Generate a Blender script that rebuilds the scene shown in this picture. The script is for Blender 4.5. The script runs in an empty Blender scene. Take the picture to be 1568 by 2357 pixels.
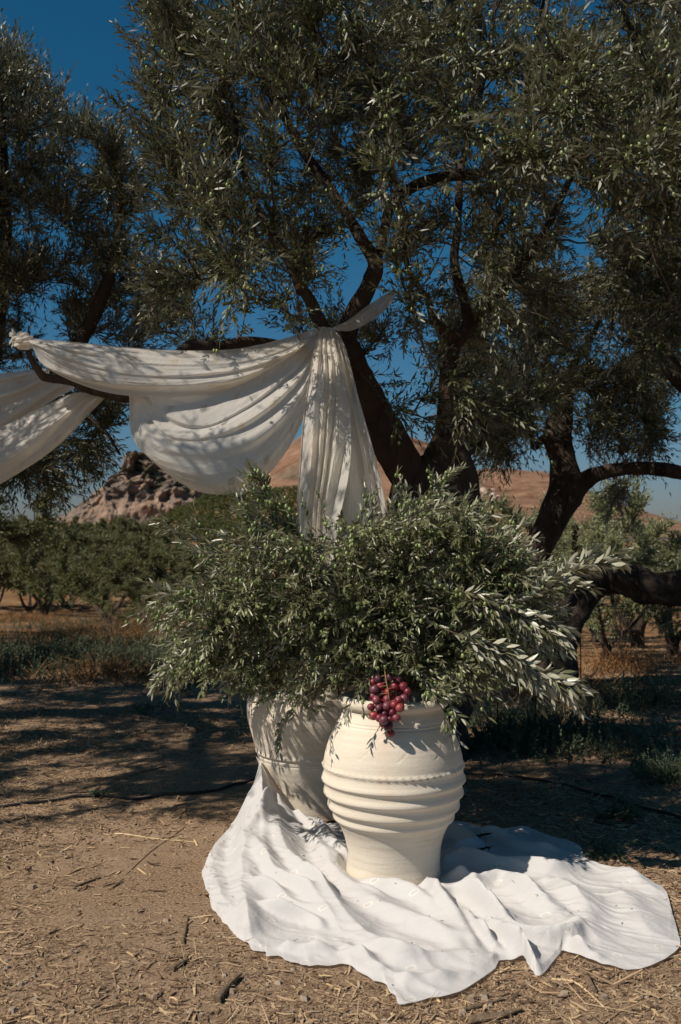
import bpy, math, random
import numpy as np
from mathutils import Vector
R = math.radians
S = bpy.context.scene
COL = S.collection

# ------------------------------------------------------------------ camera, sky, sun
PXW, PXH = 1568.0, 2357.0            # the photograph measured on a 1568 x 2357 grid
FPX = PXH * 35.0 / 36.0
EYE = 1.5
TH = math.atan((1240.0 - PXH / 2) / FPX)
cam_d = bpy.data.cameras.new('camera')
cam = bpy.data.objects.new('camera', cam_d); COL.objects.link(cam)
cam.location = (0, 0, EYE); cam.rotation_euler = (R(90) + TH, 0, 0)
cam_d.sensor_fit = 'VERTICAL'; cam_d.sensor_height = 36; cam_d.sensor_width = 24; cam_d.lens = 35
cam_d.clip_start = 0.05; cam_d.clip_end = 20000
cam_d.dof.use_dof = True; cam_d.dof.focus_distance = 4.6; cam_d.dof.aperture_fstop = 4.0
S.camera = cam

SUN_EL = 47.0
TRAVEL = Vector((0.87, 0.5, 0)).normalized() * math.cos(R(SUN_EL)); TRAVEL.z = -math.sin(R(SUN_EL))
TO_SUN = -TRAVEL
w = bpy.data.worlds.new('World'); S.world = w; w.use_nodes = True
nt = w.node_tree; nt.nodes.clear()
sky = nt.nodes.new('ShaderNodeTexSky'); sky.sky_type = 'NISHITA'; sky.sun_disc = False
sky.sun_elevation = R(SUN_EL); sky.sun_rotation = math.atan2(TO_SUN.x, TO_SUN.y)
sky.air_density = 1.2; sky.dust_density = 0.6; sky.ozone_density = 2.0; sky.altitude = 0
bg = nt.nodes.new('ShaderNodeBackground'); bg.inputs['Strength'].default_value = 0.038
wo = nt.nodes.new('ShaderNodeOutputWorld')
hs = nt.nodes.new('ShaderNodeHueSaturation'); hs.inputs['Saturation'].default_value = 1.25; nt.links.new(sky.outputs[0], hs.inputs['Color'])
tc_ = nt.nodes.new('ShaderNodeTexCoord'); sx_ = nt.nodes.new('ShaderNodeSeparateXYZ'); nt.links.new(tc_.outputs['Generated'], sx_.inputs[0])
cr_ = nt.nodes.new('ShaderNodeValToRGB'); nt.links.new(sx_.outputs['Z'], cr_.inputs['Fac'])
for i_, (p_, c_) in enumerate([(0.0, (0.74, 0.80, 1.32)), (0.12, (0.56, 0.90, 1.20)), (0.30, (0.34, 0.95, 1.10)), (0.60, (0.22, 0.92, 1.0))]):
    e_ = cr_.color_ramp.elements[i_] if i_ < 2 else cr_.color_ramp.elements.new(p_)
    e_.position = p_; e_.color = (*c_, 1)
tn = nt.nodes.new('ShaderNodeMix'); tn.data_type = 'RGBA'; tn.blend_type = 'MULTIPLY'; tn.inputs[0].default_value = 1.0; nt.links.new(cr_.outputs[0], tn.inputs[7])
nt.links.new(hs.outputs[0], tn.inputs[6]); nt.links.new(tn.outputs[2], bg.inputs['Color']); nt.links.new(bg.outputs[0], wo.inputs['Surface'])
sl = bpy.data.lights.new('sun', 'SUN'); sl.energy = 4.5; sl.angle = R(0.53); sl.color = (1.0, 0.905, 0.79)
so = bpy.data.objects.new('sun', sl); COL.objects.link(so)
so.rotation_euler = TRAVEL.to_track_quat('-Z', 'Y').to_euler(); so.location = (-8, -5, 12)
S.view_settings.view_transform = 'Standard'; S.view_settings.look = 'None'
S.view_settings.exposure = 0.28; S.view_settings.gamma = 1.0
S.render.engine = 'CYCLES'
S.cycles.max_bounces = 6; S.cycles.transparent_max_bounces = 12

# ------------------------------------------------------------------ helpers
ct, st_ = math.cos(TH), math.sin(TH)
def P(px, py, Y):
    """point at world depth Y seen at (px, py) of the 1568 x 2357 grid"""
    a = PXH / 2 - py
    dx, dy, dz = px - PXW / 2, ct * FPX - st_ * a, st_ * FPX + ct * a
    k = Y / dy
    return (dx * k, Y, EYE + dz * k)
def PA(px, py, Y):
    px, py, Y = np.broadcast_arrays(np.asarray(px, float), np.asarray(py, float), np.asarray(Y, float))
    a = PXH / 2 - py
    dx, dy, dz = px - PXW / 2, ct * FPX - st_ * a, st_ * FPX + ct * a
    k = Y / dy
    return np.stack([dx * k, Y, EYE + dz * k], -1)
def proj(p):
    d = np.asarray(p, float) - np.array([0, 0, EYE])
    f = d[..., 1] * ct + d[..., 2] * st_
    u = -d[..., 1] * st_ + d[..., 2] * ct
    f = np.maximum(f, 1e-3)
    return PXW / 2 + d[..., 0] / f * FPX, PXH / 2 - u / f * FPX

def hash3(i, j, k, seed):
    h = (i * 374761393 + j * 668265263 + k * 2147483647 + seed * 1274126177) & 0xffffffff
    h = ((h ^ (h >> 13)) * 1274126177) & 0xffffffff
    h = ((h ^ (h >> 16)) * 2246822519) & 0xffffffff
    return ((h ^ (h >> 15)) & 0xffffff) / float(0xffffff)
def vnoise(p, seed=0):
    p = np.asarray(p, float)
    i = np.floor(p).astype(np.int64); f = p - i; f = f * f * (3 - 2 * f)
    r = 0
    for a in (0, 1):
        for b in (0, 1):
            for c in (0, 1):
                wgt = (f[..., 0] if a else 1 - f[..., 0]) * (f[..., 1] if b else 1 - f[..., 1]) * (f[..., 2] if c else 1 - f[..., 2])
                r = r + wgt * hash3(i[..., 0] + a, i[..., 1] + b, i[..., 2] + c, seed)
    return r * 2 - 1
def fbm(p, octv=4, seed=0, gain=0.5):
    p = np.asarray(p, float); r = 0; a = 1.0
    for o in range(octv):
        r = r + a * vnoise(p * (2 ** o) + 17.3 * o, seed + o); a *= gain
    return r
def ridge(p, octv=4, seed=0):
    p = np.asarray(p, float); r = 0; a = 1.0
    for o in range(octv):
        r = r + a * (1 - 2 * np.abs(vnoise(p * (2 ** o) + 9.1 * o, seed + o))); a *= 0.5
    return r
def nrm(v):
    return v / np.maximum(np.linalg.norm(v, axis=-1, keepdims=True), 1e-9)
def catmull(pts, n):
    """smooth resampling of control points (K,D) to n points"""
    pts = np.asarray(pts, float); K = len(pts)
    q = np.vstack([2 * pts[0] - pts[1], pts, 2 * pts[-1] - pts[-2]])
    t = np.linspace(0, K - 1 - 1e-9, n); i = t.astype(int); f = (t - i)[:, None]
    p0, p1, p2, p3 = q[i], q[i + 1], q[i + 2], q[i + 3]
    return 0.5 * (2 * p1 + (p2 - p0) * f + (2 * p0 - 5 * p1 + 4 * p2 - p3) * f ** 2 + (3 * p1 - p0 - 3 * p2 + p3) * f ** 3)
def inpoly(x, y, poly):
    inside = np.zeros(np.shape(x), bool); n = len(poly)
    for a in range(n):
        x1, y1 = poly[a]; x2, y2 = poly[(a + 1) % n]
        c = ((y1 > y) != (y2 > y)) & (x < (x2 - x1) * (y - y1) / ((y2 - y1) + 1e-12) + x1)
        inside ^= c
    return inside

class MB:
    """collects vertices, faces (any size), material slots, a per-vertex random value and uv"""
    def __init__(s):
        s.v = []; s.n = 0; s.loops = []; s.sizes = []; s.mi = []; s.rnd = []; s.uv = []
    def add(s, v, faces, rnd=0.5, mi=0, uv=None):
        v = np.asarray(v, np.float32).reshape(-1, 3); faces = np.asarray(faces, np.int64)
        s.v.append(v); s.loops.append((faces + s.n).ravel()); s.sizes.append(np.full(len(faces), faces.shape[1], np.int64))
        s.mi.append(np.full(len(faces), mi, np.int32))
        s.rnd.append(np.broadcast_to(np.asarray(rnd, np.float32), (len(v),)).copy())
        s.uv.append(np.zeros((len(v), 2), np.float32) if uv is None else np.asarray(uv, np.float32).reshape(-1, 2))
        s.n += len(v)
    def mesh(s, name, mats, smooth=True):
        me = bpy.data.meshes.new(name)
        v = np.concatenate(s.v); lo = np.concatenate(s.loops); sz = np.concatenate(s.sizes)
        me.vertices.add(len(v)); me.vertices.foreach_set('co', v.ravel())
        me.loops.add(len(lo)); me.loops.foreach_set('vertex_index', lo.astype(np.int32))
        me.polygons.add(len(sz)); me.polygons.foreach_set('loop_start', np.concatenate([[0], np.cumsum(sz)[:-1]]).astype(np.int32))
        me.polygons.foreach_set('material_index', np.concatenate(s.mi))
        me.polygons.foreach_set('use_smooth', np.full(len(sz), smooth, bool))
        me.update(calc_edges=True)
        at = me.attributes.new('rnd', 'FLOAT', 'POINT'); at.data.foreach_set('value', np.concatenate(s.rnd))
        uvl = me.uv_layers.new(name='uv'); uvl.data.foreach_set('uv', np.concatenate(s.uv)[lo].ravel())
        for m in (mats if isinstance(mats, (list, tuple)) else [mats]): me.materials.append(m)
        return me
    def build(s, name, mats, parent=None, smooth=True, origin=None, **props):
        if origin is not None:
            for a in s.v: a -= np.asarray(origin, np.float32)
        me = s.mesh(name, mats, smooth)
        o = bpy.data.objects.new(name, me); COL.objects.link(o)
        if origin is not None: o.location = origin
        if parent is not None:
            o.parent = parent
            if origin is None: o.location = -Vector(parent.location)
            else: o.location = Vector(origin) - Vector(parent.location)
        for k, x in props.items(): o[k] = x
        return o
def empty(name, loc, **props):
    o = bpy.data.objects.new(name, None); COL.objects.link(o); o.location = loc; o.empty_display_size = 0.2
    for k, x in props.items(): o[k] = x
    return o
def tube(mb, pts, rad, seg=8, rnd=0.5, gnarl=0.0, gf=6.0, seed=0, mi=0, cap=True):
    pts = np.asarray(pts, float); n = len(pts); rad = np.broadcast_to(np.asarray(rad, float), (n,))
    tan = nrm(np.gradient(pts, axis=0))
    a = np.array([0, 0, 1.0]) if abs(tan[0][2]) < 0.9 else np.array([1.0, 0, 0])
    x = nrm(np.cross(tan[0], a)); X = []
    for i in range(n):
        x = x - np.dot(x, tan[i]) * tan[i]; x = x / (np.linalg.norm(x) + 1e-9); X.append(x)
    X = np.array(X); Yv = np.cross(tan, X)
    ang = np.linspace(0, 2 * math.pi, seg, endpoint=False)
    dirv = X[:, None] * np.cos(ang)[None, :, None] + Yv[:, None] * np.sin(ang)[None, :, None]
    rr = np.repeat(rad[:, None], seg, 1)
    if gnarl:
        q = pts[:, None] + dirv * rad[:, None, None]
        stretch = np.stack([q[..., 0] * gf, q[..., 1] * gf, q[..., 2] * gf * 0.35], -1)
        lob = np.cos(ang * 3 + seed)[None, :] * 0.35 + np.cos(ang * 5 + seed * 2)[None, :] * 0.2
        rr = rr * (1 + gnarl * (ridge(stretch, 3, seed) * 0.6 + vnoise(q * gf * 0.5, seed + 9) + lob))
    v = pts[:, None] + dirv * rr[..., None]
    idx = np.arange(n * seg).reshape(n, seg)
    a0 = idx[:-1]; b0 = np.roll(idx[:-1], -1, 1); c0 = np.roll(idx[1:], -1, 1); d0 = idx[1:]
    f = np.stack([a0, b0, c0, d0], -1).reshape(-1, 4)
    uv = np.stack([np.repeat(np.linspace(0, 1, n)[:, None], seg, 1), np.repeat(ang[None] / 6.283, n, 0)], -1)
    mb.add(v.reshape(-1, 3), f, rnd, mi, uv.reshape(-1, 2))
    if cap:
        for e in (0, n - 1):
            cv = np.vstack([v[e], pts[e][None]]); k = np.arange(seg)
            mb.add(cv, np.stack([k, np.roll(k, -1), np.full(seg, seg)], -1), rnd, mi)
def grid(mb, V, rnd=0.5, mi=0, uv=None, flip=False):
    """V (n,m,3) grid of points"""
    n, m = V.shape[:2]; idx = np.arange(n * m).reshape(n, m)
    f = np.stack([idx[:-1, :-1], idx[:-1, 1:], idx[1:, 1:], idx[1:, :-1]], -1).reshape(-1, 4)
    if flip: f = f[:, ::-1]
    mb.add(V.reshape(-1, 3), f, rnd, mi, None if uv is None else uv.reshape(-1, 2))

# ------------------------------------------------------------------ materials
def mat(name):
    m = bpy.data.materials.new(name); m.use_nodes = True; n = m.node_tree; n.nodes.clear()
    out = n.nodes.new('ShaderNodeOutputMaterial')
    return m, n, out
def N(n, t, **kw):
    x = n.nodes.new(t)
    for k, v in kw.items():
        if hasattr(x, k): setattr(x, k, v)
        else: x.inputs[k.replace('_', ' ')].default_value = v
    return x
def ramp(n, stops, fac):
    r = n.nodes.new('ShaderNodeValToRGB'); e = r.color_ramp.elements
    while len(e) < len(stops): e.new(0.5)
    for el, (p, c) in zip(e, stops): el.position = p; el.color = (*c, 1)
    n.links.new(fac, r.inputs['Fac']); return r
def noise(n, scale, detail=4, rough=0.5, vec=None, dist=0.0):
    x = n.nodes.new('ShaderNodeTexNoise'); x.inputs['Scale'].default_value = scale
    x.inputs['Detail'].default_value = detail; x.inputs['Roughness'].default_value = rough; x.inputs['Distortion'].default_value = dist
    if vec is not None: n.links.new(vec, x.inputs['Vector'])
    return x
def coords(n, scale=(1, 1, 1), kind='Object'):
    tc = n.nodes.new('ShaderNodeTexCoord'); mp = n.nodes.new('ShaderNodeMapping'); mp.inputs['Scale'].default_value = scale
    n.links.new(tc.outputs[kind], mp.inputs['Vector']); return mp.outputs['Vector']
def bump(n, h, strength=0.5, dist=0.01, prev=None):
    b = n.nodes.new('ShaderNodeBump'); b.inputs['Strength'].default_value = strength; b.inputs['Distance'].default_value = dist
    n.links.new(h, b.inputs['Height'])
    if prev is not None: n.links.new(prev, b.inputs['Normal'])
    return b.outputs['Normal']
def mixc(n, fac, a, b, blend='MIX'):
    m = n.nodes.new('ShaderNodeMix'); m.data_type = 'RGBA'; m.blend_type = blend
    for s, x in ((0, fac), (6, a), (7, b)):
        if isinstance(x, (int, float)): m.inputs[s].default_value = x
        elif isinstance(x, tuple): m.inputs[s].default_value = (*x, 1)
        else: n.links.new(x, m.inputs[s])
    return m.outputs[2]
def attr(n, name='rnd'):
    a = n.nodes.new('ShaderNodeAttribute'); a.attribute_name = name; return a.outputs['Fac']

def leaf_mat(name, top, top2, under, transl=0.18, spec=0.5, rough=0.38, odd=(0.18, 0.11, 0.03)):
    m, n, out = mat(name)
    r = attr(n)
    c = ramp(n, [(0.0, top), (0.55, top2), (0.975, tuple(x * 1.25 for x in top2)), (0.985, odd), (1.0, odd)], r).outputs[0]
    u = ramp(n, [(0.0, tuple(x * 0.75 for x in under)), (0.97, under), (0.99, odd)], r).outputs[0]
    geo = n.nodes.new('ShaderNodeNewGeometry')
    col = mixc(n, geo.outputs['Backfacing'], c, u)
    p = n.nodes.new('ShaderNodeBsdfPrincipled')
    n.links.new(col, p.inputs['Base Color']); p.inputs['Roughness'].default_value = rough
    p.inputs['Specular IOR Level'].default_value = spec
    t = n.nodes.new('ShaderNodeBsdfTranslucent'); n.links.new(mixc(n, 0.5, col, (0.10, 0.13, 0.02)), t.inputs['Color'])
    ms = n.nodes.new('ShaderNodeMixShader'); ms.inputs[0].default_value = transl
    n.links.new(p.outputs[0], ms.inputs[1]); n.links.new(t.outputs[0], ms.inputs[2]); n.links.new(ms.outputs[0], out.inputs['Surface'])
    return m
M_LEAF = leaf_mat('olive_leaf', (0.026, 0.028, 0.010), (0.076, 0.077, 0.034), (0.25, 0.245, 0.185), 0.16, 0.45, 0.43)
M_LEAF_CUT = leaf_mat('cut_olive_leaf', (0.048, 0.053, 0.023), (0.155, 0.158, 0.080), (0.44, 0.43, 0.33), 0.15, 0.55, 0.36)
M_LEAF_FAR = leaf_mat('grove_leaf', (0.050, 0.055, 0.018), (0.125, 0.125, 0.048), (0.18, 0.18, 0.10), 0.2, 0.3, 0.5)
M_LEAF_HILL = leaf_mat('hill_leaf', (0.060, 0.072, 0.022), (0.125, 0.14, 0.045), (0.15, 0.16, 0.07), 0.2, 0.2, 0.6)
M_LEAF_PALE = leaf_mat('pale_grove_leaf', (0.11, 0.125, 0.055), (0.22, 0.23, 0.115), (0.32, 0.33, 0.21), 0.25, 0.3, 0.5)
M_WEED = leaf_mat('weed_leaf', (0.035, 0.055, 0.030), (0.075, 0.105, 0.06), (0.12, 0.15, 0.10), 0.15, 0.2, 0.6)

def bark_mat(name, dark, light, sc=14.0):
    m, n, out = mat(name); v = coords(n, (1, 1, 0.28))
    a = noise(n, sc, 8, 0.72, v, 1.2); b = noise(n, sc * 0.2, 3, 0.5, v)
    c = ramp(n, [(0.3, dark), (0.62, light), (0.8, tuple(x * 1.4 for x in light))], a.outputs[0]).outputs[0]
    c = mixc(n, ramp(n, [(0.45, (0, 0, 0)), (0.7, (1, 1, 1))], b.outputs[0]).outputs[0], c, (light[0] * 1.15, light[1] * 1.0, light[2] * 0.9))
    p = n.nodes.new('ShaderNodeBsdfPrincipled'); n.links.new(c, p.inputs['Base Color']); p.inputs['Roughness'].default_value = 0.9
    p.inputs['Specular IOR Level'].default_value = 0.2
    n.links.new(bump(n, a.outputs[0], 1.0, 0.045), p.inputs['Normal']); n.links.new(p.outputs[0], out.inputs['Surface'])
    return m
M_BARK = bark_mat('olive_bark', (0.014, 0.010, 0.008), (0.088, 0.068, 0.055), 11.0)
M_TWIG = bark_mat('twig_bark', (0.075, 0.058, 0.042), (0.17, 0.14, 0.105), 30)

def simple(name, col, rough=0.7, spec=0.3, var=0.0, bumps=0.0, sc=40):
    m, n, out = mat(name); p = n.nodes.new('ShaderNodeBsdfPrincipled'); p.inputs['Roughness'].default_value = rough
    p.inputs['Specular IOR Level'].default_value = spec
    a = noise(n, sc, 5, 0.6, coords(n))
    c = ramp(n, [(0.3, tuple(x * (1 - var) for x in col)), (0.7, tuple(min(1, x * (1 + var)) for x in col))], a.outputs[0])
    n.links.new(c.outputs[0], p.inputs['Base Color'])
    if bumps: n.links.new(bump(n, a.outputs[0], bumps, 0.004), p.inputs['Normal'])
    n.links.new(p.outputs[0], out.inputs['Surface']); return m
def rnd_mat(name, stops, rough=0.85, transl=0.0, spec=0.15):
    m, n, out = mat(name); p = n.nodes.new('ShaderNodeBsdfPrincipled'); p.inputs['Roughness'].default_value = rough
    p.inputs['Specular IOR Level'].default_value = spec
    c = ramp(n, stops, attr(n)); n.links.new(c.outputs[0], p.inputs['Base Color'])
    n.links.new(p.outputs[0], out.inputs['Surface']); return m
# ------------------------------------------------------------------ the ground
def sstep(a, b, x): t = np.clip((x - a) / (b - a), 0, 1); return t * t * (3 - 2 * t)
def height(x, y):
    x = np.asarray(x, float); y = np.asarray(y, float)
    h = -0.060 * np.clip(y - 12, 0, 34) * sstep(11, 16, y)
    h = h + 2.4 * sstep(60, 120, y)
    az = x / np.maximum(y, 1)
    hill = 15.5 * sstep(180, 330, y) * sstep(-0.235, -0.10, az) * (1 - sstep(0.10, 0.28, az))
    h = h + hill * (y < 420) + hill * (y >= 420) * (1 - sstep(420, 600, y)) - 4 * sstep(500, 900, y)
    p = np.stack([x, y, 0 * x], -1)
    q = sstep(1.0, 1.35, np.sqrt(((x - 0.42) / 1.25) ** 2 + ((y - 4.55) / 1.15) ** 2))
    h = h + (0.018 * fbm(p * 1.1, 3, 4) * sstep(2, 3, y) + 0.010 * fbm(p * 6, 3, 8)) * q + sstep(10, 40, y) * 0.25 * fbm(p * 0.08, 3, 5)
    return h
def ground_material():
    m, n, out = mat('dirt'); p = n.nodes.new('ShaderNodeBsdfPrincipled'); v = coords(n)
    big = noise(n, 0.9, 5, 0.6, v); mid = noise(n, 9, 6, 0.7, v, 0.5); fine = noise(n, 90, 6, 0.75, v); grit = noise(n, 320, 3, 0.7, v)
    dirt = ramp(n, [(0.25, (0.18, 0.120, 0.078)), (0.5, (0.33, 0.232, 0.158)), (0.75, (0.44, 0.33, 0.24))], mid.outputs[0]).outputs[0]
    duff = ramp(n, [(0.34, (0.05, 0.032, 0.020)), (0.5, (0.26, 0.170, 0.105)), (0.64, (0.50, 0.37, 0.24))], fine.outputs[0]).outputs[0]
    c = mixc(n, ramp(n, [(0.36, (0, 0, 0)), (0.6, (1, 1, 1))], big.outputs[0]).outputs[0], dirt, duff)
    c = mixc(n, 0.35, c, duff)
    # farther off: dry orange grass and bare earth in patches
    sep = n.nodes.new('ShaderNodeSeparateXYZ'); n.links.new(v, sep.inputs[0])
    mr = n.nodes.new('ShaderNodeMapRange'); mr.inputs[1].default_value = 10; mr.inputs[2].default_value = 17
    n.links.new(sep.outputs['Y'], mr.inputs[0])
    patch = noise(n, 0.35, 4, 0.6, v)
    far = ramp(n, [(0.35, (0.09, 0.060, 0.038)), (0.50, (0.19, 0.092, 0.036)), (0.68, (0.27, 0.185, 0.125))], patch.outputs[0]).outputs[0]
    far = mixc(n, 0.4, far, ramp(n, [(0.3, (0.12, 0.07, 0.03)), (0.7, (0.34, 0.20, 0.10))], noise(n, 14, 6, 0.7, v).outputs[0]).outputs[0])
    c = mixc(n, mr.outputs[0], c, far)
    n.links.new(c, p.inputs['Base Color']); p.inputs['Roughness'].default_value = 0.95; p.inputs['Specular IOR Level'].default_value = 0.1
    b = bump(n, mid.outputs[0], 0.5, 0.03); b = bump(n, fine.outputs[0], 0.8, 0.012, b); b = bump(n, grit.outputs[0], 0.5, 0.004, b)
    n.links.new(b, p.inputs['Normal']); n.links.new(p.outputs[0], out.inputs['Surface']); return m
ys = np.concatenate([[-30, -12, -4, -1, 1.5], np.linspace(2.4, 9, 170), np.geomspace(9.1, 9000, 150)])
hx = np.concatenate([np.linspace(0, 2.6, 70), np.geomspace(2.7, 7000, 60)]); xs = np.concatenate([-hx[:0:-1], hx])
GX, GY = np.meshgrid(xs, ys)
mb = MB(); grid(mb, np.stack([GX, GY, height(GX, GY)], -1))
g = mb.build('ground', ground_material(), kind='structure')

# ------------------------------------------------------------------ mountains far behind
def rock_material(name, stops, veg, scale, vegcut):
    m, n, out = mat(name); p = n.nodes.new('ShaderNodeBsdfPrincipled'); v = coords(n)
    a = noise(n, scale, 9, 0.68, v, 0.4); b = noise(n, scale * 0.35, 6, 0.65, v); d = noise(n, scale * 4, 6, 0.7, v)
    c = ramp(n, stops, a.outputs[0]).outputs[0]
    c = mixc(n, ramp(n, [(vegcut, (0, 0, 0)), (vegcut + 0.05, (1, 1, 1))], b.outputs[0]).outputs[0], c, veg)
    c = mixc(n, 0.35, c, ramp(n, [(0.35, tuple(x * 0.3 for x in stops[0][1])), (0.65, stops[-1][1])], d.outputs[0]).outputs[0])
    n.links.new(c, p.inputs['Base Color']); p.inputs['Roughness'].default_value = 1.0; p.inputs['Specular IOR Level'].default_value = 0.0
    n.links.new(bump(n, a.outputs[0], 0.5, 2.0), p.inputs['Normal']); n.links.new(p.outputs[0], out.inputs['Surface']); return m
def mountain(name, prof, Y0, Y1, depth, foot, mats, amp, fs, seed, nu=260, nv=90, cliff=0.6, **props):
    """prof: display points of the skyline; the ridge stands at Y1, the foot at Y0, the back slope behind"""
    pr = catmull(prof, nu); ridge_pts = PA(pr[:, 0], pr[:, 1], Y1)
    v = np.linspace(0, 1, nv)[None, :]; rz = ridge_pts[:, 2][:, None]
    front = v / 0.6; back = (v - 0.6) / 0.4
    prof_f = np.where(v < 0.6, np.clip(front, 0, 1) ** cliff, 1 - np.clip(back, 0, 1) ** 1.5)
    y = np.where(v < 0.6, Y0 + (Y1 - Y0) * np.clip(front, 0, 1), Y1 + depth * np.clip(back, 0, 1))
    x = ridge_pts[:, 0][:, None] * (0.9 + 0.1 * y / Y1) + 0 * v
    z = foot + (rz - foot) * prof_f
    q = np.stack([x, y + 0 * x, z], -1)
    dn = ridge(q * fs * np.array([1, 1, 0.35]), 5, seed); dn2 = fbm(q * fs * 2.3, 4, seed + 5)
    k = np.sin(np.clip(prof_f, 0, 1) * math.pi / 2) * np.clip((rz - foot) / np.max(rz - foot), 0.05, 1)
    off = (dn * 0.8 + dn2 * 0.6) * amp * k
    q[..., 2] += off * 0.35; q[..., 1] -= off * 1.1; q[..., 0] += dn2 * amp * 0.5 * k
    mb = MB(); grid(mb, q); return mb.build(name, mats, smooth=False, **props)
M_ROCK = rock_material('crag_rock', [(0.33, (0.09, 0.070, 0.058)), (0.48, (0.19, 0.145, 0.118)), (0.56, (0.29, 0.18, 0.115)), (0.68, (0.31, 0.25, 0.21))], (0.052, 0.055, 0.030), 0.09, 0.55)
M_SLOPE = rock_material('dry_slope', [(0.30, (0.10, 0.055, 0.037)), (0.48, (0.185, 0.098, 0.060)), (0.60, (0.235, 0.128, 0.078)), (0.74, (0.34, 0.23, 0.165))], (0.13, 0.10, 0.07), 0.02, 0.60)
mountain('mountain', [(120, 1215), (185, 1180), (225, 1148), (262, 1118), (288, 1102), (298, 1066), (312, 1056), (340, 1060), (372, 1072), (400, 1078), (430, 1094), (460, 1108), (500, 1128), (560, 1140), (620, 1165), (700, 1200)],
         520, 600, 160, 4, M_ROCK, 10, 0.06, 3, cliff=0.50, kind='structure')
mountain('mountain', [(430, 1190), (520, 1128), (580, 1090), (640, 1052), (700, 1012), (780, 985), (860, 975), (940, 1000), (1010, 1040), (1078, 1076), (1130, 1068), (1196, 1073), (1235, 1082), (1268, 1103), (1300, 1130), (1344, 1152), (1385, 1172), (1424, 1193), (1500, 1222), (1600, 1240)],
         700, 1150, 500, 2, M_SLOPE, 20, 0.006, 11, nu=320, nv=140, cliff=0.9, kind='structure')
mountain('hills', [(1300, 1236), (1420, 1230), (1500, 1226), (1540, 1222), (1580, 1220), (1640, 1212), (1750, 1216), (1900, 1236)],
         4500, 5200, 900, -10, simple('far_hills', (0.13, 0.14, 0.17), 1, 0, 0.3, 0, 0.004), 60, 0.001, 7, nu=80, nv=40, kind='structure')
# pale limestone outcrops in a band across the dry slope
mb = MB(); rg = np.random.default_rng(12)
bandc = catmull([(1060, 1112), (1100, 1128), (1150, 1150), (1200, 1166), (1260, 1186), (1310, 1204)], 60)
for k in range(150):
    c = bandc[rg.integers(0, 60)] + rg.normal(0, [9, 3.2]); c = np.array(P(c[0], c[1], 925 - 50 * rg.random()))
    r = rg.uniform(1.2, 4.0); t = np.linspace(0, 6.283, 8)[:-1]
    ring = np.stack([np.cos(t) * r * 1.5, np.sin(t) * r, 0 * t], -1) * rg.uniform(0.7, 1.2, (7, 1))
    lo = c + ring - [0, 0, r * 0.8]; hi = c + ring * 0.6 + [0, 0, r * 0.6]
    V = np.vstack([lo, hi, (c + [0, 0, r * 0.8])[None]]); i = np.arange(7); j = (i + 1) % 7
    mb.add(V, np.stack([i, j, j + 7, i + 7], -1), rg.random()); mb.add(V, np.stack([i + 7, j + 7, i * 0 + 14], -1), rg.random())
mb.build('rock_outcrop', rnd_mat('limestone', [(0, (0.42, 0.33, 0.26)), (1, (0.60, 0.50, 0.42))]), smooth=False, kind='stuff', label='pale limestone outcrops in a band across the dry brown slope')

# ------------------------------------------------------------------ leaves, twigs, branches
def add_leaves(mb, b, d, nn, L, W, rnd, hero=False, mi=0):
    b, d, nn = (np.asarray(q, float) for q in (b, d, nn)); n = len(b)
    d = nrm(d); s = nrm(np.cross(d, nn)); nn = np.cross(s, d)
    L = np.broadcast_to(L, (n,))[:, None]; W = np.broadcast_to(W, (n,))[:, None] * 0.5
    if hero:
        bend = RG.uniform(-0.02, 0.22, (n, 1)) * L; f = 0.28 * W
        def q(t, w_, up): return b + d * L * t + s * W * w_ + nn * (up * f - bend * t * t * 1.0)
        V = np.stack([q(0, 0, 0), q(.30, -.9, 1), q(.30, 0, 0), q(.30, .9, 1), q(.66, -.82, 1), q(.66, 0, 0), q(.66, .82, 1), q(1, 0, 0)], 1)
        i = (np.arange(n) * 8)[:, None]
        V = V.reshape(-1, 3); r8 = np.repeat(rnd, 8)
        base = mb.n
        tri = (i[:, None] + np.array([[0, 2, 1], [0, 3, 2], [4, 5, 7], [5, 6, 7]])[None]).reshape(-1, 3)
        qd = (i[:, None] + np.array([[1, 2, 5, 4], [2, 3, 6, 5]])[None]).reshape(-1, 4)
        mb.add(V, tri, r8, mi)
        mb.loops.append((qd + base).ravel()); mb.sizes.append(np.full(len(qd), 4)); mb.mi.append(np.full(len(qd), mi, np.int32))
    else:
        c = RG.uniform(0.0, 0.16, (n, 1)) * L
        V = np.stack([b, b + d * L * .3 + s * W - nn * c * .2, b + d * L * .68 + s * W * .8 - nn * c * .6, b + d * L - nn * c,
                      b + d * L * .68 - s * W * .8 - nn * c * .6, b + d * L * .3 - s * W - nn * c * .2], 1).reshape(-1, 3)
        mb.add(V, np.arange(n * 6).reshape(n, 6), np.repeat(rnd, 6), mi)
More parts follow.
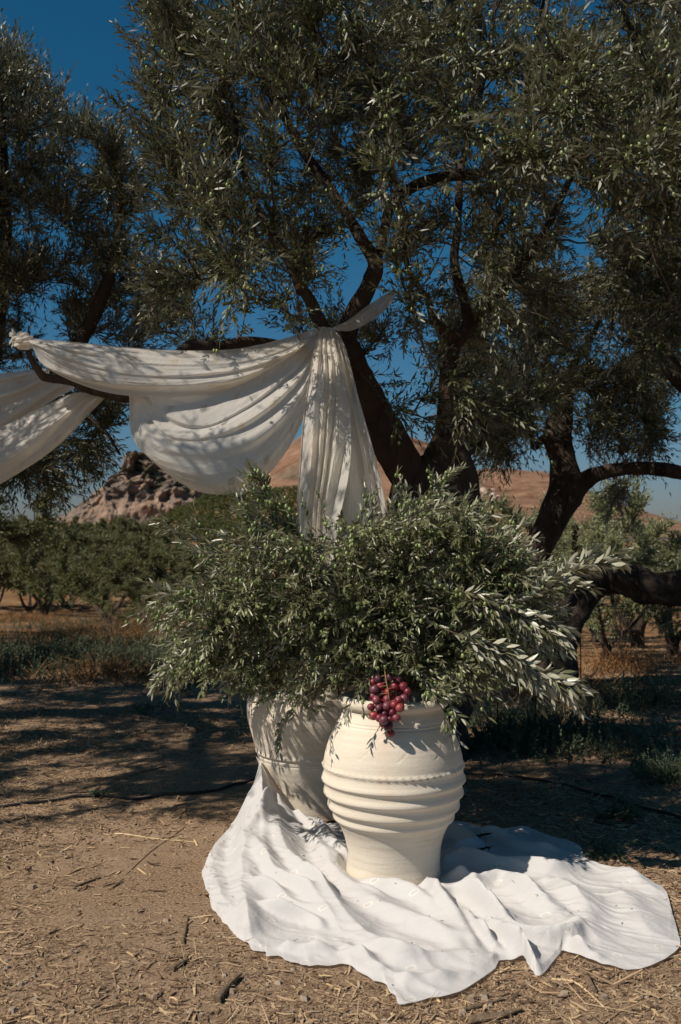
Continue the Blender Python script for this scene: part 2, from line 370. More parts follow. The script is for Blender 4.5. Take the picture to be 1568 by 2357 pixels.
def add_twigs(lf, tw, starts, dirs, lens, nodes, leafL, leafW, droop=0.1, hero=False, trad=0.0016, up=0.0, olives=None, op=0.0, wild=0.35):
    """leafy shoots: opposite leaf pairs along a curved stem; leaves into lf, stems into tw"""
    n = len(starts)
    if n == 0: return
    starts = np.asarray(starts, float); dirs = nrm(np.asarray(dirs, float)); lens = np.broadcast_to(lens, (n,)).astype(float)
    k = np.arange(nodes); s = (k + 0.6) / nodes
    side = nrm(RG.normal(size=(n, 3))); bendv = side * RG.uniform(0, 0.35, (n, 1)) + np.array([0, 0, -1.0]) * droop + np.array([0, 0, 1.0]) * up
    def pos(t): return starts[:, None] + (dirs[:, None] * t[None, :, None] + bendv[:, None] * (t ** 2)[None, :, None]) * lens[:, None, None]
    pp = pos(s); ax = nrm(dirs[:, None] + 2 * bendv[:, None] * s[None, :, None])
    a0 = nrm(np.cross(dirs, nrm(RG.normal(size=(n, 3))))); a1 = np.cross(dirs, a0)
    for sg in (1, -1):
        alt = (k % 2)[None, :, None]
        perp = np.where(alt == 0, a0[:, None], a1[:, None]) * sg
        perp = nrm(perp + RG.normal(size=pp.shape) * wild * 0.7)
        sp = RG.uniform(0.45, 1.1, (n, nodes, 1)) * (1 - 0.45 * s[None, :, None])
        d = nrm(ax + perp * sp + np.array([0, 0, -0.12]))
        nn = nrm(np.cross(np.cross(d, ax), d) * 1.0 + RG.normal(size=pp.shape) * 0.35 + np.array([0, 0, 0.3]))
        L = leafL * RG.uniform(0.65, 1.15, (n, nodes)) * (1 - 0.35 * np.abs(s - 0.45)[None])
        keep = (RG.random((n, nodes)) > 0.10).ravel()
        r = np.clip(RG.random((n, nodes)) * 0.6 + RG.random((n, 1)) * 0.4, 0, 1)
        b = pp.reshape(-1, 3)[keep]
        add_leaves(lf, b, d.reshape(-1, 3)[keep], nn.reshape(-1, 3)[keep], L.ravel()[keep], (L * RG.uniform(.17, .25, L.shape) * leafW).ravel()[keep], r.ravel()[keep], hero)
        if olives is not None and op > 0:
            pick = (RG.random((n, nodes)) < op).ravel()
            q = pp.reshape(-1, 3)[pick] + nrm(perp.reshape(-1, 3)[pick] * 0.6 + np.array([0, 0, -0.7])) * 0.017
            olives.append(q)
    t = np.linspace(0, 1, 5); c = pos(t); seg = 3
    x = nrm(np.cross(dirs, [0.1, 0.2, 0.97])); y = np.cross(dirs, x)
    ang = np.arange(seg) * 2 * math.pi / seg; rad = trad * (1.15 - t)
    ring = c[:, :, None] + (x[:, None, None] * np.cos(ang)[None, None, :, None] + y[:, None, None] * np.sin(ang)[None, None, :, None]) * rad[None, :, None, None]
    idx = np.arange(n * 5 * seg).reshape(n, 5, seg)
    f = np.stack([idx[:, :-1], np.roll(idx[:, :-1], -1, 2), np.roll(idx[:, 1:], -1, 2), idx[:, 1:]], -1).reshape(-1, 4)
    tw.add(ring.reshape(-1, 3), f, 0.5)
def grow(tw, nodes_p, nodes_r, targets, rmin=0.003, rmax=0.012, wob=0.1, step=6, order_from=None):
    """join every target to the nearest branch grown so far; returns node positions and directions on the new branches"""
    NP = np.asarray(nodes_p, float); ND = np.zeros_like(NP); NR = np.full(len(NP), 1.0)
    d = np.array([np.min(np.sum((NP - t) ** 2, 1)) for t in targets]); targets = targets[np.argsort(d)]
    outp, outd = [], []
    for t in targets:
        dd = np.sum((NP - t) ** 2, 1); i = int(np.argmin(dd + 0.02 * (NR < 0.2))); a = NP[i]; L = math.sqrt(dd[i])
        if L < 0.04: continue
        u = (t - a) / L; tan = ND[i]
        ctrl = a + (u * 0.5 + nrm(tan + 1e-6) * 0.28 * (np.linalg.norm(tan) > 0.1)) * L + RG.normal(size=3) * wob * L
        m = max(4, int(L / 0.07)); s = np.linspace(0, 1, m)[:, None]
        c = a * (1 - s) ** 2 + 2 * ctrl * s * (1 - s) + t * s ** 2
        c[1:-1] += RG.normal(size=(m - 2, 3)) * 0.006
        r = min(rmax, rmin + 0.010 * L)
        tube(tw, c, np.linspace(r, rmin * 0.7, m), 5 if r > 0.006 else 4, cap=False)
        dv = nrm(np.gradient(c, axis=0))
        NP = np.vstack([NP, c[1:]]); ND = np.vstack([ND, dv[1:]]); NR = np.concatenate([NR, np.full(m - 1, r)])
        outp.append(c[1:]); outd.append(dv[1:])
    return np.vstack(outp), np.vstack(outd)
RG = np.random.default_rng(5)
# ------------------------------------------------------------------ olive trees
def limb(mb, px, rads, n=26, gnarl=0.19, seed=0, seg=14, gf=6.0):
    """px: (x, y, depth) triples along the limb; returns the centre line in the world"""
    c = catmull([P(*q) for q in px], n); r = np.interp(np.linspace(0, 1, n), np.linspace(0, 1, len(rads)), rads)
    tube(mb, c, r, seg, gnarl=gnarl, seed=seed, gf=gf); return c
def sample_poly(poly, n, d0, d1, gaps=(), xr=None, yr=None, rng=None, bias=1.0, dens=None):
    rng = rng or RG; poly_a = np.array(poly); lo = poly_a.min(0); hi = poly_a.max(0); out = []
    tot = 0
    while tot < n:
        q = rng.uniform(lo, hi, (n * 3, 2)); k = inpoly(q[:, 0], q[:, 1], poly)
        for (gx, gy, gw, gh) in gaps: k &= ((q[:, 0] - gx) / gw) ** 2 + ((q[:, 1] - gy) / gh) ** 2 > 1
        q = q[k]; y = d0 + (d1 - d0) * rng.random(len(q)) ** bias
        p = PA(q[:, 0], q[:, 1], y)
        out.append(p); tot += len(p)
    return np.vstack(out)[:n]
def spread(p, dmin):
    """drop points closer than dmin to one kept before"""
    keep = []
    for q in p:
        if all(np.sum((q - k) ** 2) > dmin * dmin for k in keep[-4000:]): keep.append(q)
    return np.array(keep)
def cull(p, gaps, soft=0.25):
    x, y = proj(p); k = np.ones(len(p), bool)
    for (gx, gy, gw, gh) in gaps:
        r = ((x - gx) / gw) ** 2 + ((y - gy) / gh) ** 2
        k &= r > 1 + RG.normal(0, soft, len(p))
    return k
def outside_poly(p, poly, slack=0):
    x, y = proj(p); return ~inpoly(x, y, poly)
def olive_meshes(name, pts, parent, r=0.0075, keep=100, near=(0, 0, 1.5)):
    """countable olives: the largest in the picture are parts, the rest one mass"""
    if len(pts) == 0: return
    x, y = proj(pts); inn = (x > -30) & (x < PXW + 30) & (y > -30) & (y < PXH); pts = pts[inn]
    d = np.linalg.norm(pts - np.array(near), axis=1); pts = pts[np.argsort(d)]
    bpy_me = uv_ball('olive', M_OLIVE, r, 1.45)
    for q in pts[:keep]:
        o = bpy.data.objects.new('olive', bpy_me); COL.objects.link(o); o.parent = parent
        o.location = Vector(q) - parent.location; o.rotation_euler = (random.uniform(-.6, .6), random.uniform(-.6, .6), 0)
    if len(pts) > keep:
        v = np.zeros(len(bpy_me.vertices) * 3); bpy_me.vertices.foreach_get('co', v); v = v.reshape(-1, 3)
        f = [tuple(p_.vertices) for p_ in bpy_me.polygons]; tri = np.array([t for t in f if len(t) == 3]); qd = np.array([t for t in f if len(t) == 4])
        mb = MB()
        for q in pts[keep:]:
            rr = RG.random(); s = RG.uniform(0.75, 1.1); b = mb.n
            mb.add(v * s + q, tri, rr); mb.loops.append((qd + b).ravel()); mb.sizes.append(np.full(len(qd), 4)); mb.mi.append(np.zeros(len(qd), np.int32))
        mb.build('olives', M_OLIVE, parent, kind='stuff')
def uv_ball(name, m, r, stretch=1.0, nu=10, nv=7):
    V = [(0, 0, r * stretch)]
    for j in range(1, nv):
        a = math.pi * j / nv
        for i in range(nu):
            b = 2 * math.pi * i / nu; V.append((r * math.sin(a) * math.cos(b), r * math.sin(a) * math.sin(b), r * stretch * math.cos(a)))
    V.append((0, 0, -r * stretch)); F = []
    for i in range(nu):
        F.append((0, 1 + i, 1 + (i + 1) % nu)); l = 1 + (nv - 2) * nu; F.append((len(V) - 1, l + (i + 1) % nu, l + i))
        for j in range(nv - 2):
            a = 1 + j * nu; F.append((a + i, a + nu + i, a + nu + (i + 1) % nu, a + (i + 1) % nu))
    me = bpy.data.meshes.new(name); me.from_pydata(V, [], F); me.materials.append(m)
    for p_ in me.polygons: p_.use_smooth = True
    at = me.attributes.new('rnd', 'FLOAT', 'POINT'); at.data.foreach_set('value', np.full(len(V), 0.5, np.float32))
    return me
def olive_material():
    m, n, out = mat('green_olive'); p = n.nodes.new('ShaderNodeBsdfPrincipled')
    c = ramp(n, [(0, (0.13, 0.19, 0.06)), (1, (0.27, 0.33, 0.13))], attr(n)).outputs[0]
    n.links.new(c, p.inputs['Base Color']); p.inputs['Roughness'].default_value = 0.42; p.inputs['Subsurface Weight'].default_value = 0.0
    n.links.new(p.outputs[0], out.inputs['Surface']); return m
M_OLIVE = olive_material()
def sunlit(p):
    """keeps the boughs thin where the sun reaches the hung cloth and the cut greenery below them"""
    tv = np.array(TRAVEL); keep = np.ones(len(p), bool)
    for (yy, x0, x1, z0, z1, pr) in ((5.28, -.30, .32, 1.55, 2.6, .12), (5.05, -1.75, -.30, 1.75, 2.6, .34), (4.6, -1.0, 1.2, .75, 1.75, .15), (4.4, -.2, .6, .0, .8, .1)):
        t = (yy - p[:, 1]) / tv[1]; q = p + tv * t[:, None]
        hit = (t > .12) & (q[:, 0] > x0) & (q[:, 0] < x1) & (q[:, 2] > z0) & (q[:, 2] < z1); keep &= ~(hit & (RG.random(len(p)) > pr))
    return keep
def jarlit(p):
    tv = np.array(TRAVEL); keep = np.ones(len(p), bool)
    for (yy, x0, x1, z0, z1, pr) in ((5.2, -.55, .02, .0, .74, .22), (4.22, -.12, .50, .0, .66, .12)):
        t = (yy - p[:, 1]) / tv[1]; q = p + tv * t[:, None]
        keep &= ~((t > .02) & (q[:, 0] > x0) & (q[:, 0] < x1) & (q[:, 2] > z0) & (q[:, 2] < z1) & (RG.random(len(p)) > pr))
    return keep
GAPS = [(700, 300, 12, 22), (760, 420, 14, 16), (1000, 330, 12, 20), (1010, 560, 16, 30), (560, 700, 16, 10), (480, 330, 10, 20), (1440, 470, 14, 12), (1240, 610, 20, 14), (905, 760, 14, 20), (1000, 680, 14, 18), (640, 420, 12, 14), (880, 420, 10, 18), (1480, 620, 16, 14), (372, 480, 26, 46), (800, 335, 20, 38), (1075, 600, 34, 48), (1325, 560, 36, 60), (1330, 600, 70, 26), (1420, 800, 30, 24), (600, 560, 10, 10), (1185, 690, 22, 28),
        (1150, 780, 26, 20), (930, 640, 14, 20), (1345, 470, 12, 18), (1010, 150, 10, 30), (985, 250, 12, 14), (1395, 830, 30, 22), (1320, 280, 10, 12), (640, 740, 12, 14), (260, 760, 14, 14)]

# --- the old tree behind the jars, whose limbs carry the cloth
T1 = empty('olive_tree', P(985, 1425, 6.9)[:2] + (0,), category='olive tree', label='large old olive tree right behind the jars, its fork and limbs carrying the white cloth')
mb = MB(); sk = []
gz = P(985, 1240, 6.9)
tr = catmull([(gz[0] - .10, 6.95, -0.1), (gz[0] - .06, 6.95, 0.35), (gz[0] + .02, 6.9, .9), (gz[0] + .04, 6.9, 1.45), P(1000, 1120, 6.9), P(1005, 1055, 6.9)], 40)
tube(mb, tr, np.interp(np.linspace(0, 1, 40), [0, .15, .5, .8, 1], [.44, .35, .28, .24, .17]), 40, gnarl=0.30, seed=3, gf=4)
sk.append(tr)
sk.append(limb(mb, [(1030, 1190, 6.9), (1045, 1130, 6.85), (1035, 1060, 6.85), (1015, 1010, 6.85)], [.17, .16, .13, .10], seed=5, gnarl=.2, gf=5))      # burl at the right
L1 = limb(mb, [(965, 1150, 6.85), (925, 1070, 6.75), (880, 985, 6.6), (845, 905, 6.4), (815, 830, 6.15), (795, 770, 5.95)], [.15, .12, .105, .085, .072, .062], 34, seed=7)
L2 = limb(mb, [(795, 775, 5.95), (815, 720, 5.9), (850, 660, 5.9), (866, 610, 5.95), (835, 555, 6.0), (790, 480, 6.1), (745, 410, 6.15), (700, 350, 6.2), (650, 260, 6.3), (600, 170, 6.4), (590, 40, 6.5), (560, -120, 6.5)], [.060, .052, .042, .038, .035, .032, .03, .028, .024, .022, .018, .012], 60, seed=9, gf=9)
L3 = limb(mb, [(790, 800, 5.95), (745, 755, 5.75), (720, 700, 5.65), (690, 655, 5.6), (665, 600, 5.6), (620, 530, 5.6), (590, 475, 5.7), (560, 400, 5.9), (545, 300, 6.1), (520, 180, 6.2)], [.05, .036, .031, .028, .025, .022, .018, .014, .012, .01], 46, seed=11, gf=9)
L4 = limb(mb, [(1010, 1060, 6.85), (1022, 980, 6.9), (1028, 880, 6.9), (1045, 800, 6.95), (1078, 750, 7.0), (1068, 690, 7.0), (1045, 600, 7.1), (1055, 520, 7.1), (1060, 400, 7.2), (1090, 280, 7.2), (1120, 150, 7.2), (1150, -50, 7.2)], [.10, .062, .050, .045, .043, .032, .030, .027, .024, .02, .016, .012], 60, seed=13, gf=9)
L5 = limb(mb, [(850, 640, 5.92), (880, 560, 6.2), (900, 480, 6.4), (960, 425, 6.5), (1040, 405, 6.5), (1120, 395, 6.4), (1200, 330, 6.2), (1260, 240, 6.0), (1320, 120, 5.8)], [.035, .032, .032, .036, .034, .03, .022, .016, .01], 44, seed=15, gf=9)
L6 = limb(mb, [(1040, 1010, 6.9), (1080, 965, 7.0), (1110, 975, 7.1), (1115, 1010, 7.1), (1085, 1040, 7.1), (1060, 1040, 7.0)], [.06, .05, .03, .02, .016, .012], 26, seed=17, gf=9)
L7 = limb(mb, [(850, 925, 6.6), (790, 860, 6.5), (720, 822, 6.3), (640, 800, 6.1), (560, 794, 5.95), (500, 806, 5.8), (440, 800, 5.7), (385, 850, 5.5), (330, 902, 5.3), (290, 912, 5.22), (250, 903, 5.15), (205, 893, 5.12), (165, 878, 5.1), (110, 870, 5.08), (95, 862, 5.05), (72, 828, 5.03), (62, 800, 5.02), (50, 770, 5.0)],
           [.06, .055, .05, .046, .045, .042, .036, .032, .030, .030, .028, .025, .020, .019, .016, .014, .010], 80, seed=19, gf=10)
L8 = limb(mb, [(1045, 780, 6.95), (1000, 740, 6.8), (985, 690, 6.7), (940, 620, 6.6), (930, 520, 6.5), (905, 400, 6.4), (880, 260, 6.4), (860, 120, 6.3)], [.032, .026, .02, .018, .016, .014, .012, .01], 40, seed=21, gf=9)
L9 = limb(mb, [(1085, 750, 7.0), (1180, 640, 6.7), (1260, 520, 6.4), (1330, 380, 6.0), (1420, 260, 5.6), (1540, 160, 5.3)], [.03, .026, .022, .018, .014, .01], 40, seed=23, gf=9)
L10 = limb(mb, [(1320, 380, 5.8), (1300, 250, 5.5), (1215, 210, 5.3), (1235, 90, 5.2), (1260, -40, 5.1)], [.014, .012, .011, .009, .007], 30, seed=25, gf=9)
# sawn stub on the left fork branch
a = np.array(P(692, 672, 5.6)); tube(mb, [a, a + [-.005, -.035, .012], a + [-.008, -.048, .016]], [.026, .024, .022], 12, gnarl=.05)
mb.build('trunk', M_BARK, T1)
st = MB(); t = np.linspace(0, 6.283, 13)[:-1]; c0 = a + [-.008, -.0505, .0165]
st.add(np.vstack([c0[None], c0 + np.stack([np.cos(t) * .020, 0 * t, np.sin(t) * .020], -1)]), [(0, 1 + i, 1 + (i + 1) % 12) for i in range(12)])
st.build('sawn_stub', simple('sawn_wood', (0.42, 0.20, 0.07), .8, .1, .3), T1)
sk += [L1, L2, L3, L4, L5, L6, L8, L9, L10, L7[8:34]]
MAIN = [(330, -420), (335, 60), (365, 150), (330, 215), (350, 330), (385, 400), (345, 480), (350, 600), (340, 690), (350, 800), (480, 800), (640, 775), (720, 742), (800, 790), (850, 860),
        (905, 960), (990, 1010), (1080, 1010), (1200, 940), (1330, 880), (1600, 860), (1900, 700), (1900, -420)]
tg = np.vstack([sample_poly(MAIN, 520, 4.9, 8.0, GAPS), sample_poly([(350, -420), (380, 120), (360, 330), (420, 600), (700, 700), (900, 420), (1600, 500), (1600, -420)], 220, 4.6, 6.2, GAPS),
                sample_poly([(1150, -300), (1150, 300), (1350, 480), (1600, 520), (1800, -300)], 90, 3.9, 5.0, GAPS)])
ov = np.stack([RG.uniform(-4.6, 0.8, 230), RG.uniform(4.6, 8.4, 230), RG.uniform(4.8, 6.0, 230)], -1); x, y = proj(ov); ov = ov[y < -40]
tg = np.vstack([tg[tg[:, 2] < 5.6], ov]); RG.shuffle(tg); tg = spread(tg, 0.20)
tw = MB(); lf = MB(); ol = []
bp, bd = grow(tw, np.vstack(sk), None, tg)
def shoot_set(bp, bd, n, up, rnd_dir=0.8, away=None):
    i = RG.integers(0, len(bp), n); d = bd[i] * 0.6 + nrm(RG.normal(size=(n, 3))) * rnd_dir + np.array([0, 0, up])
    if away is not None: d = d + nrm(bp[i] - away) * 0.4
    return bp[i], nrm(d)
s, d = shoot_set(bp, bd, 22500, 0.25, away=np.array([0.3, 6.8, 2.6]))
k = cull(s + d * 0.1, GAPS); x, y = proj(s + d * .2); k &= ~((y > 792 - 45 * ((x > 600) & (x < 800))) & (x < 870)); k &= ~((x < 315) & (y > -50)); k &= RG.random(len(s)) > 0.45 * ((x > PXW + 150) | (y < -150))
k &= sunlit(s + d * .12); k &= fbm(s * 2.0, 2, 66) > -.34
for (lm, pxr) in ((L1, 40), (L2, 15), (L3, 13), (L4, 17), (L5, 15), (L9, 9)):     # bare limbs: few shoots right in front of them
    lx, ly = proj(lm)
    for q_ in range(2):
        x, y = proj(s + d * (.05 + .14 * q_)); dd_ = (x[:, None] - lx[None]) ** 2 + (y[:, None] - ly[None]) ** 2; j_ = dd_.argmin(1)
        k &= ~((dd_[np.arange(len(s)), j_] < pxr ** 2) & (s[:, 1] < lm[j_, 1] + .05) & (RG.random(len(s)) < .62))
s, d = s[k], d[k]
add_twigs(lf, tw, s, d, RG.uniform(.18, .38, len(s)), 9, 0.064, .88, droop=.08, olives=ol, op=0.05)
# long shoots at the upper left edge, standing out against the sky
ed = [(350, 330, -35, 55), (400, 300, -60, 90), (330, 285, -90, 75), (345, 210, -35, 100), (330, 160, -22, 60), (360, 60, -30, 60), (380, 20, -30, 60), (400, 420, -50, 60), (390, 480, -60, 50), (400, 560, -60, 55), (370, 250, -60, 60), (410, 350, -70, 60), (420, 130, -60, 60), (420, 500, -80, 30), (430, 640, -70, 30)]
es, edr = [], []
for (px, py, dx, dy) in ed:
    for j in range(4):
        Y = RG.uniform(4.9, 6.0); a = np.array(P(px + RG.normal(0, 14), py + RG.normal(0, 14), Y)); b = np.array(P(px + dx, py - dy, Y)); es.append(a); edr.append(b - a)
add_twigs(lf, tw, es, edr, RG.uniform(.22, .36, len(es)), 10, 0.060, 1.0, droop=.02, trad=.002, olives=ol, op=.03)
for q in [[(1268, -20), (1263, 0), (1248, 65), (1223, 130), (1208, 190), (1205, 225), (1190, 250)], [(1153, 300), (1183, 326), (1200, 360), (1218, 396)], [(1353, 328), (1408, 351), (1493, 391), (1568, 393), (1640, 396)],
          [(1288, 235), (1373, 235), (1458, 250)], [(1123, 170), (1092, 220), (1072, 280), (1070, 320)], [(1150, 175), (1200, 140), (1300, 118), (1390, 110)], [(965, 130), (900, 200), (890, 290)], [(515, 700), (600, 690), (690, 735)], [(890, 330), (885, 400), (876, 480)]]:
    c = catmull([P(a_, b_, 4.75 - .0003 * (a_ - 1000)) for a_, b_ in q], 30) + RG.normal(0, .002, (30, 3)); tube(tw, c, np.linspace(.0085, .004, 30), 6, gnarl=.08, gf=20)
    i_ = RG.integers(0, 30, 22); add_twigs(lf, tw, c[i_], RG.normal(size=(22, 3)), RG.uniform(.1, .25, 22), 7, .058, 1.0, droop=.1, olives=ol, op=.15)
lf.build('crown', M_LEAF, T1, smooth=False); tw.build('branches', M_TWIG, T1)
olive_meshes('olives', np.vstack(ol), T1, keep=100)

# --- the tree at the right with the leaning trunk
T2 = empty('olive_tree', P(1262, 1240, 10.0)[:2] + (0,), category='olive tree', label='olive tree on the right with a dark leaning trunk and a thick limb reaching sideways')
mb = MB(); bx = P(1262, 1240, 10.0)[0]
t2 = catmull([(bx - .06, 10.1, -.15), (bx - .02, 10.05, .12), P(1262, 1500, 10), P(1285, 1430, 10), P(1318, 1375, 10), P(1345, 1350, 9.95), P(1400, 1330, 9.9), P(1450, 1338, 9.8), P(1510, 1352, 9.7), P(1600, 1350, 9.6), P(1700, 1330, 9.5), P(1780, 1250, 9.4), P(1850, 1100, 9.3)], 170)
tube(mb, t2, np.interp(np.linspace(0, 1, 170), [0, .08, .2, .35, .5, .6, .8, 1], [.34, .27, .21, .19, .165, .15, .13, .06]), 34, gnarl=.26, seed=31, gf=6.5)
t3 = limb(mb, [(1262, 1480, 10.05), (1235, 1400, 10), (1215, 1330, 10), (1240, 1260, 10), (1278, 1190, 9.95), (1305, 1130, 9.95), (1300, 1060, 10), (1285, 1010, 10), (1296, 950, 10), (1302, 905, 10)], [.20, .19, .14, .135, .145, .15, .13, .14, .10, .085], 70, gnarl=.20, seed=33, seg=28, gf=5)
t4 = limb(mb, [(1310, 1150, 9.95), (1345, 1110, 9.9), (1400, 1085, 9.85), (1470, 1078, 9.8), (1530, 1082, 9.7), (1600, 1090, 9.6), (1660, 1040, 9.5), (1740, 900, 9.4), (1760, 700, 9.3)], [.12, .085, .062, .058, .055, .052, .045, .035, .02], 80, gnarl=.22, seed=35, gf=7)
t5 = limb(mb, [(1275, 1000, 10), (1250, 1010, 9.95), (1228, 1030, 9.9), (1222, 985, 9.9), (1210, 940, 9.9)], [.06, .04, .028, .02, .012], 20, seed=37)
t6 = limb(mb, [(1300, 915, 10), (1320, 840, 9.9), (1370, 760, 9.8), (1400, 660, 9.8)], [.05, .035, .025, .012], 20, seed=39)
t7 = limb(mb, [(1300, 920, 10), (1262, 860, 10), (1200, 780, 10), (1180, 700, 10)], [.04, .03, .022, .012], 20, seed=41)
t8 = limb(mb, [(1620, 920, 7.6), (1560, 868, 7.5), (1510, 790, 7.4), (1500, 760, 7.35), (1525, 690, 7.3), (1545, 600, 7.2), (1530, 480, 7.1), (1560, 360, 7.0)], [.07, .062, .055, .05, .045, .04, .03, .02], 40, seed=43)
t8b = catmull([P(1850, 1100, 9.3), P(1760, 1010, 8.2), P(1620, 920, 7.6)], 14); tube(mb, t8b, np.linspace(.09, .07, 14), 12, gnarl=.1)
mb.build('trunk', M_BARK, T2)
G2 = [(1235, 1075, 48, 55), (1205, 1030, 20, 26), (1240, 960, 16, 22), (1475, 1110, 60, 22), (1560, 1000, 36, 120), (1185, 690, 22, 28), (1150, 780, 30, 24), (1130, 870, 16, 14), (1420, 800, 34, 26), (1560, 780, 10, 14), (1325, 570, 40, 50), (1240, 860, 16, 14), (1105, 690, 12, 30)] + GAPS
R1 = [(1060, 640), (1055, 860), (1050, 980), (1090, 1030), (1140, 1060), (1180, 1060), (1205, 1000), (1290, 1000), (1340, 1060), (1385, 1110), (1425, 1150), (1470, 1090), (1500, 1020), (1540, 980), (1580, 900), (1640, 700), (1640, 520), (1200, 560)]
tg = np.vstack([sample_poly(R1, 420, 8.7, 11.2, G2), sample_poly([(1050, 860), (1050, 990), (1150, 1070), (1190, 1060), (1200, 900)], 60, 8.0, 10.5, G2), sample_poly([(1300, 1010), (1380, 1110), (1425, 1150), (1470, 1090), (1540, 980), (1560, 860), (1310, 860)], 120, 9.0, 10.8, G2),
                sample_poly([(1420, 200), (1420, 700), (1560, 840), (1800, 900), (1800, 200)], 120, 6.4, 8.4, GAPS)])
RG.shuffle(tg); tg = spread(tg, 0.24); tw = MB(); lf = MB()
bp, bd = grow(tw, np.vstack([t3[45:], t4[20:], t5, t6, t7, t8]), None, tg, rmin=.004)
s, d = shoot_set(bp, bd, 9500, .05, away=np.array([2.6, 10, 2.6])); k = cull(s + d * .12, G2); x, y = proj(s + d * .15); k &= ~((y > 1175) | ((y > 1070) & (x < 1330))); k &= ~((y > 895) & (np.abs(x - 1292) < 62) & ((s[:, 1] < 10.3) | (y > 1000))); k &= ~((y > 1035) & (x > 1320) & (s[:, 1] < 10.15))
s, d = s[k], d[k]; add_twigs(lf, tw, s, d, RG.uniform(.22, .42, len(s)), 8, .074, .92, droop=.15)
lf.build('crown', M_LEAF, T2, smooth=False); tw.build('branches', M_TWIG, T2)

# --- the tree at the left, trunk just outside the picture
T3 = empty('olive_tree', (-3.5, 8.2, 0), category='olive tree', label='olive tree at the left edge with an upright feathery crown against the blue sky')
mb = MB()
u1 = catmull([(-3.5, 8.2, -.1), (-3.45, 8.2, .7), (-3.3, 8.1, 1.5), (-3.1, 8.0, 2.3), (-2.8, 7.9, 3.1), (-2.7, 7.9, 4.2), (-2.75, 7.9, 5.2)], 50); tube(mb, u1, np.interp(np.linspace(0, 1, 50), [0, .1, .4, 1], [.33, .25, .17, .02]), 18, gnarl=.18, seed=51, gf=4)
u2 = catmull([u1[20], (-2.6, 7.8, 2.5), (-2.1, 7.7, 2.9), (-1.75, 7.6, 3.6), (-1.7, 7.6, 4.3)], 30); tube(mb, u2, np.linspace(.10, .02, 30), 12, gnarl=.1, seed=53)
u3 = catmull([u1[16], (-2.6, 7.6, 2.1), (-2.0, 7.4, 2.45), (-1.6, 7.3, 2.6)], 26); tube(mb, u3, np.linspace(.09, .02, 26), 12, gnarl=.1, seed=55)
u4 = catmull([u1[18], (-3.4, 6.8, 2.8), (-3.6, 5.6, 3.2), (-3.7, 4.4, 3.6)], 26); tube(mb, u4, np.linspace(.10, .02, 26), 12, gnarl=.1, seed=57)
u5 = catmull([u3[14], (-1.95, 7.4, 2.42), (-1.75, 7.35, 2.3), (-1.62, 7.3, 2.12)], 20); tube(mb, u5, np.linspace(.03, .01, 20), 8, gnarl=.1, seed=58)
u6 = catmull([u1[24], (-3.9, 7.6, 3.4), (-4.6, 7.0, 3.8)], 20); tube(mb, u6, np.linspace(.08, .02, 20), 10, gnarl=.1, seed=59)
mb.build('trunk', M_BARK, T3)
G3 = [(200, 390, 20, 22), (330, 560, 12, 16), (190, 640, 12, 12), (60, 560, 12, 12), (250, 770, 16, 14), (240, 700, 10, 12), (330, 500, 14, 26), (350, 350, 20, 30)]
LP = [(-500, 0), (-60, 60), (5, 130), (60, 150), (75, 230), (130, 250), (150, 320), (215, 300), (270, 340), (330, 400), (330, 480), (350, 620), (420, 740), (420, 790), (60, 800), (0, 860), (-500, 1000)]
tg = np.vstack([sample_poly(LP, 560, 6.9, 9.4, G3), sample_poly([(20, 950), (120, 900), (262, 900), (255, 970), (245, 1030), (205, 1060), (130, 1110), (0, 1090)], 120, 6.9, 8.3),
                sample_poly([(-60, 60), (0, 120), (60, 150), (75, 260), (0, 300), (-60, 300)], 26, 7.3, 8.4)])
off = np.stack([RG.uniform(-6.4, -2.6, 430), RG.uniform(4.1, 9.2, 430), RG.uniform(2.3, 4.8, 430)], -1); x, y = proj(off); off = off[(x < -90)]
ov2 = np.stack([RG.uniform(-3.8, -1.8, 60), RG.uniform(3.95, 4.9, 60), RG.uniform(3.3, 5.0, 60)], -1); x, y = proj(ov2)
tg = np.vstack([tg, off, ov2[(x < -90)]]); RG.shuffle(tg); tg = spread(tg, .21); tw = MB(); lf = MB()
bp, bd = grow(tw, np.vstack([u1[18:], u2, u3, u4, u5, u6]), None, tg, rmin=.004)
s, d = shoot_set(bp, bd, 20500, .45, away=np.array([-2.8, 8, 2.0])); low = s[:, 2] < 2.3; d[low] = nrm(d[low] + [0, 0, -.7])
k = cull(s + d * .12, G3); x, y = proj(s + d * .2); k &= ~((y < 1150) & (y > -100) & (x > 440)); k &= ~((y > 880) & (x > 292 - .28 * (y - 950)))
k &= sunlit(s + d * .12); s, d = s[k], d[k]; add_twigs(lf, tw, s, d, RG.uniform(.2, .40, len(s)), 9, .067, .9, droop=.05)
es, edr = [], []
for (px, py, dx, dy) in [(25, 170, -5, 90), (45, 180, 10, 70), (10, 160, -12, 60), (110, 250, 10, 80), (130, 270, 8, 60), (205, 330, -5, 70), (250, 350, 15, 60), (290, 390, 15, 60), (300, 430, 35, 40), (180, 330, -12, 50), (75, 220, 12, 60)]:
    for j in range(5):
        Y = RG.uniform(7.2, 8.3); a = np.array(P(px + RG.normal(0, 9), py + RG.normal(0, 12), Y)); b = np.array(P(px + dx, py - dy, Y)); es.append(a); edr.append(b - a)
add_twigs(lf, tw, es, edr, RG.uniform(.25, .42, len(es)), 11, .062, 1.0, droop=0)
lf.build('crown', M_LEAF, T3, smooth=False); tw.build('branches', M_TWIG, T3)
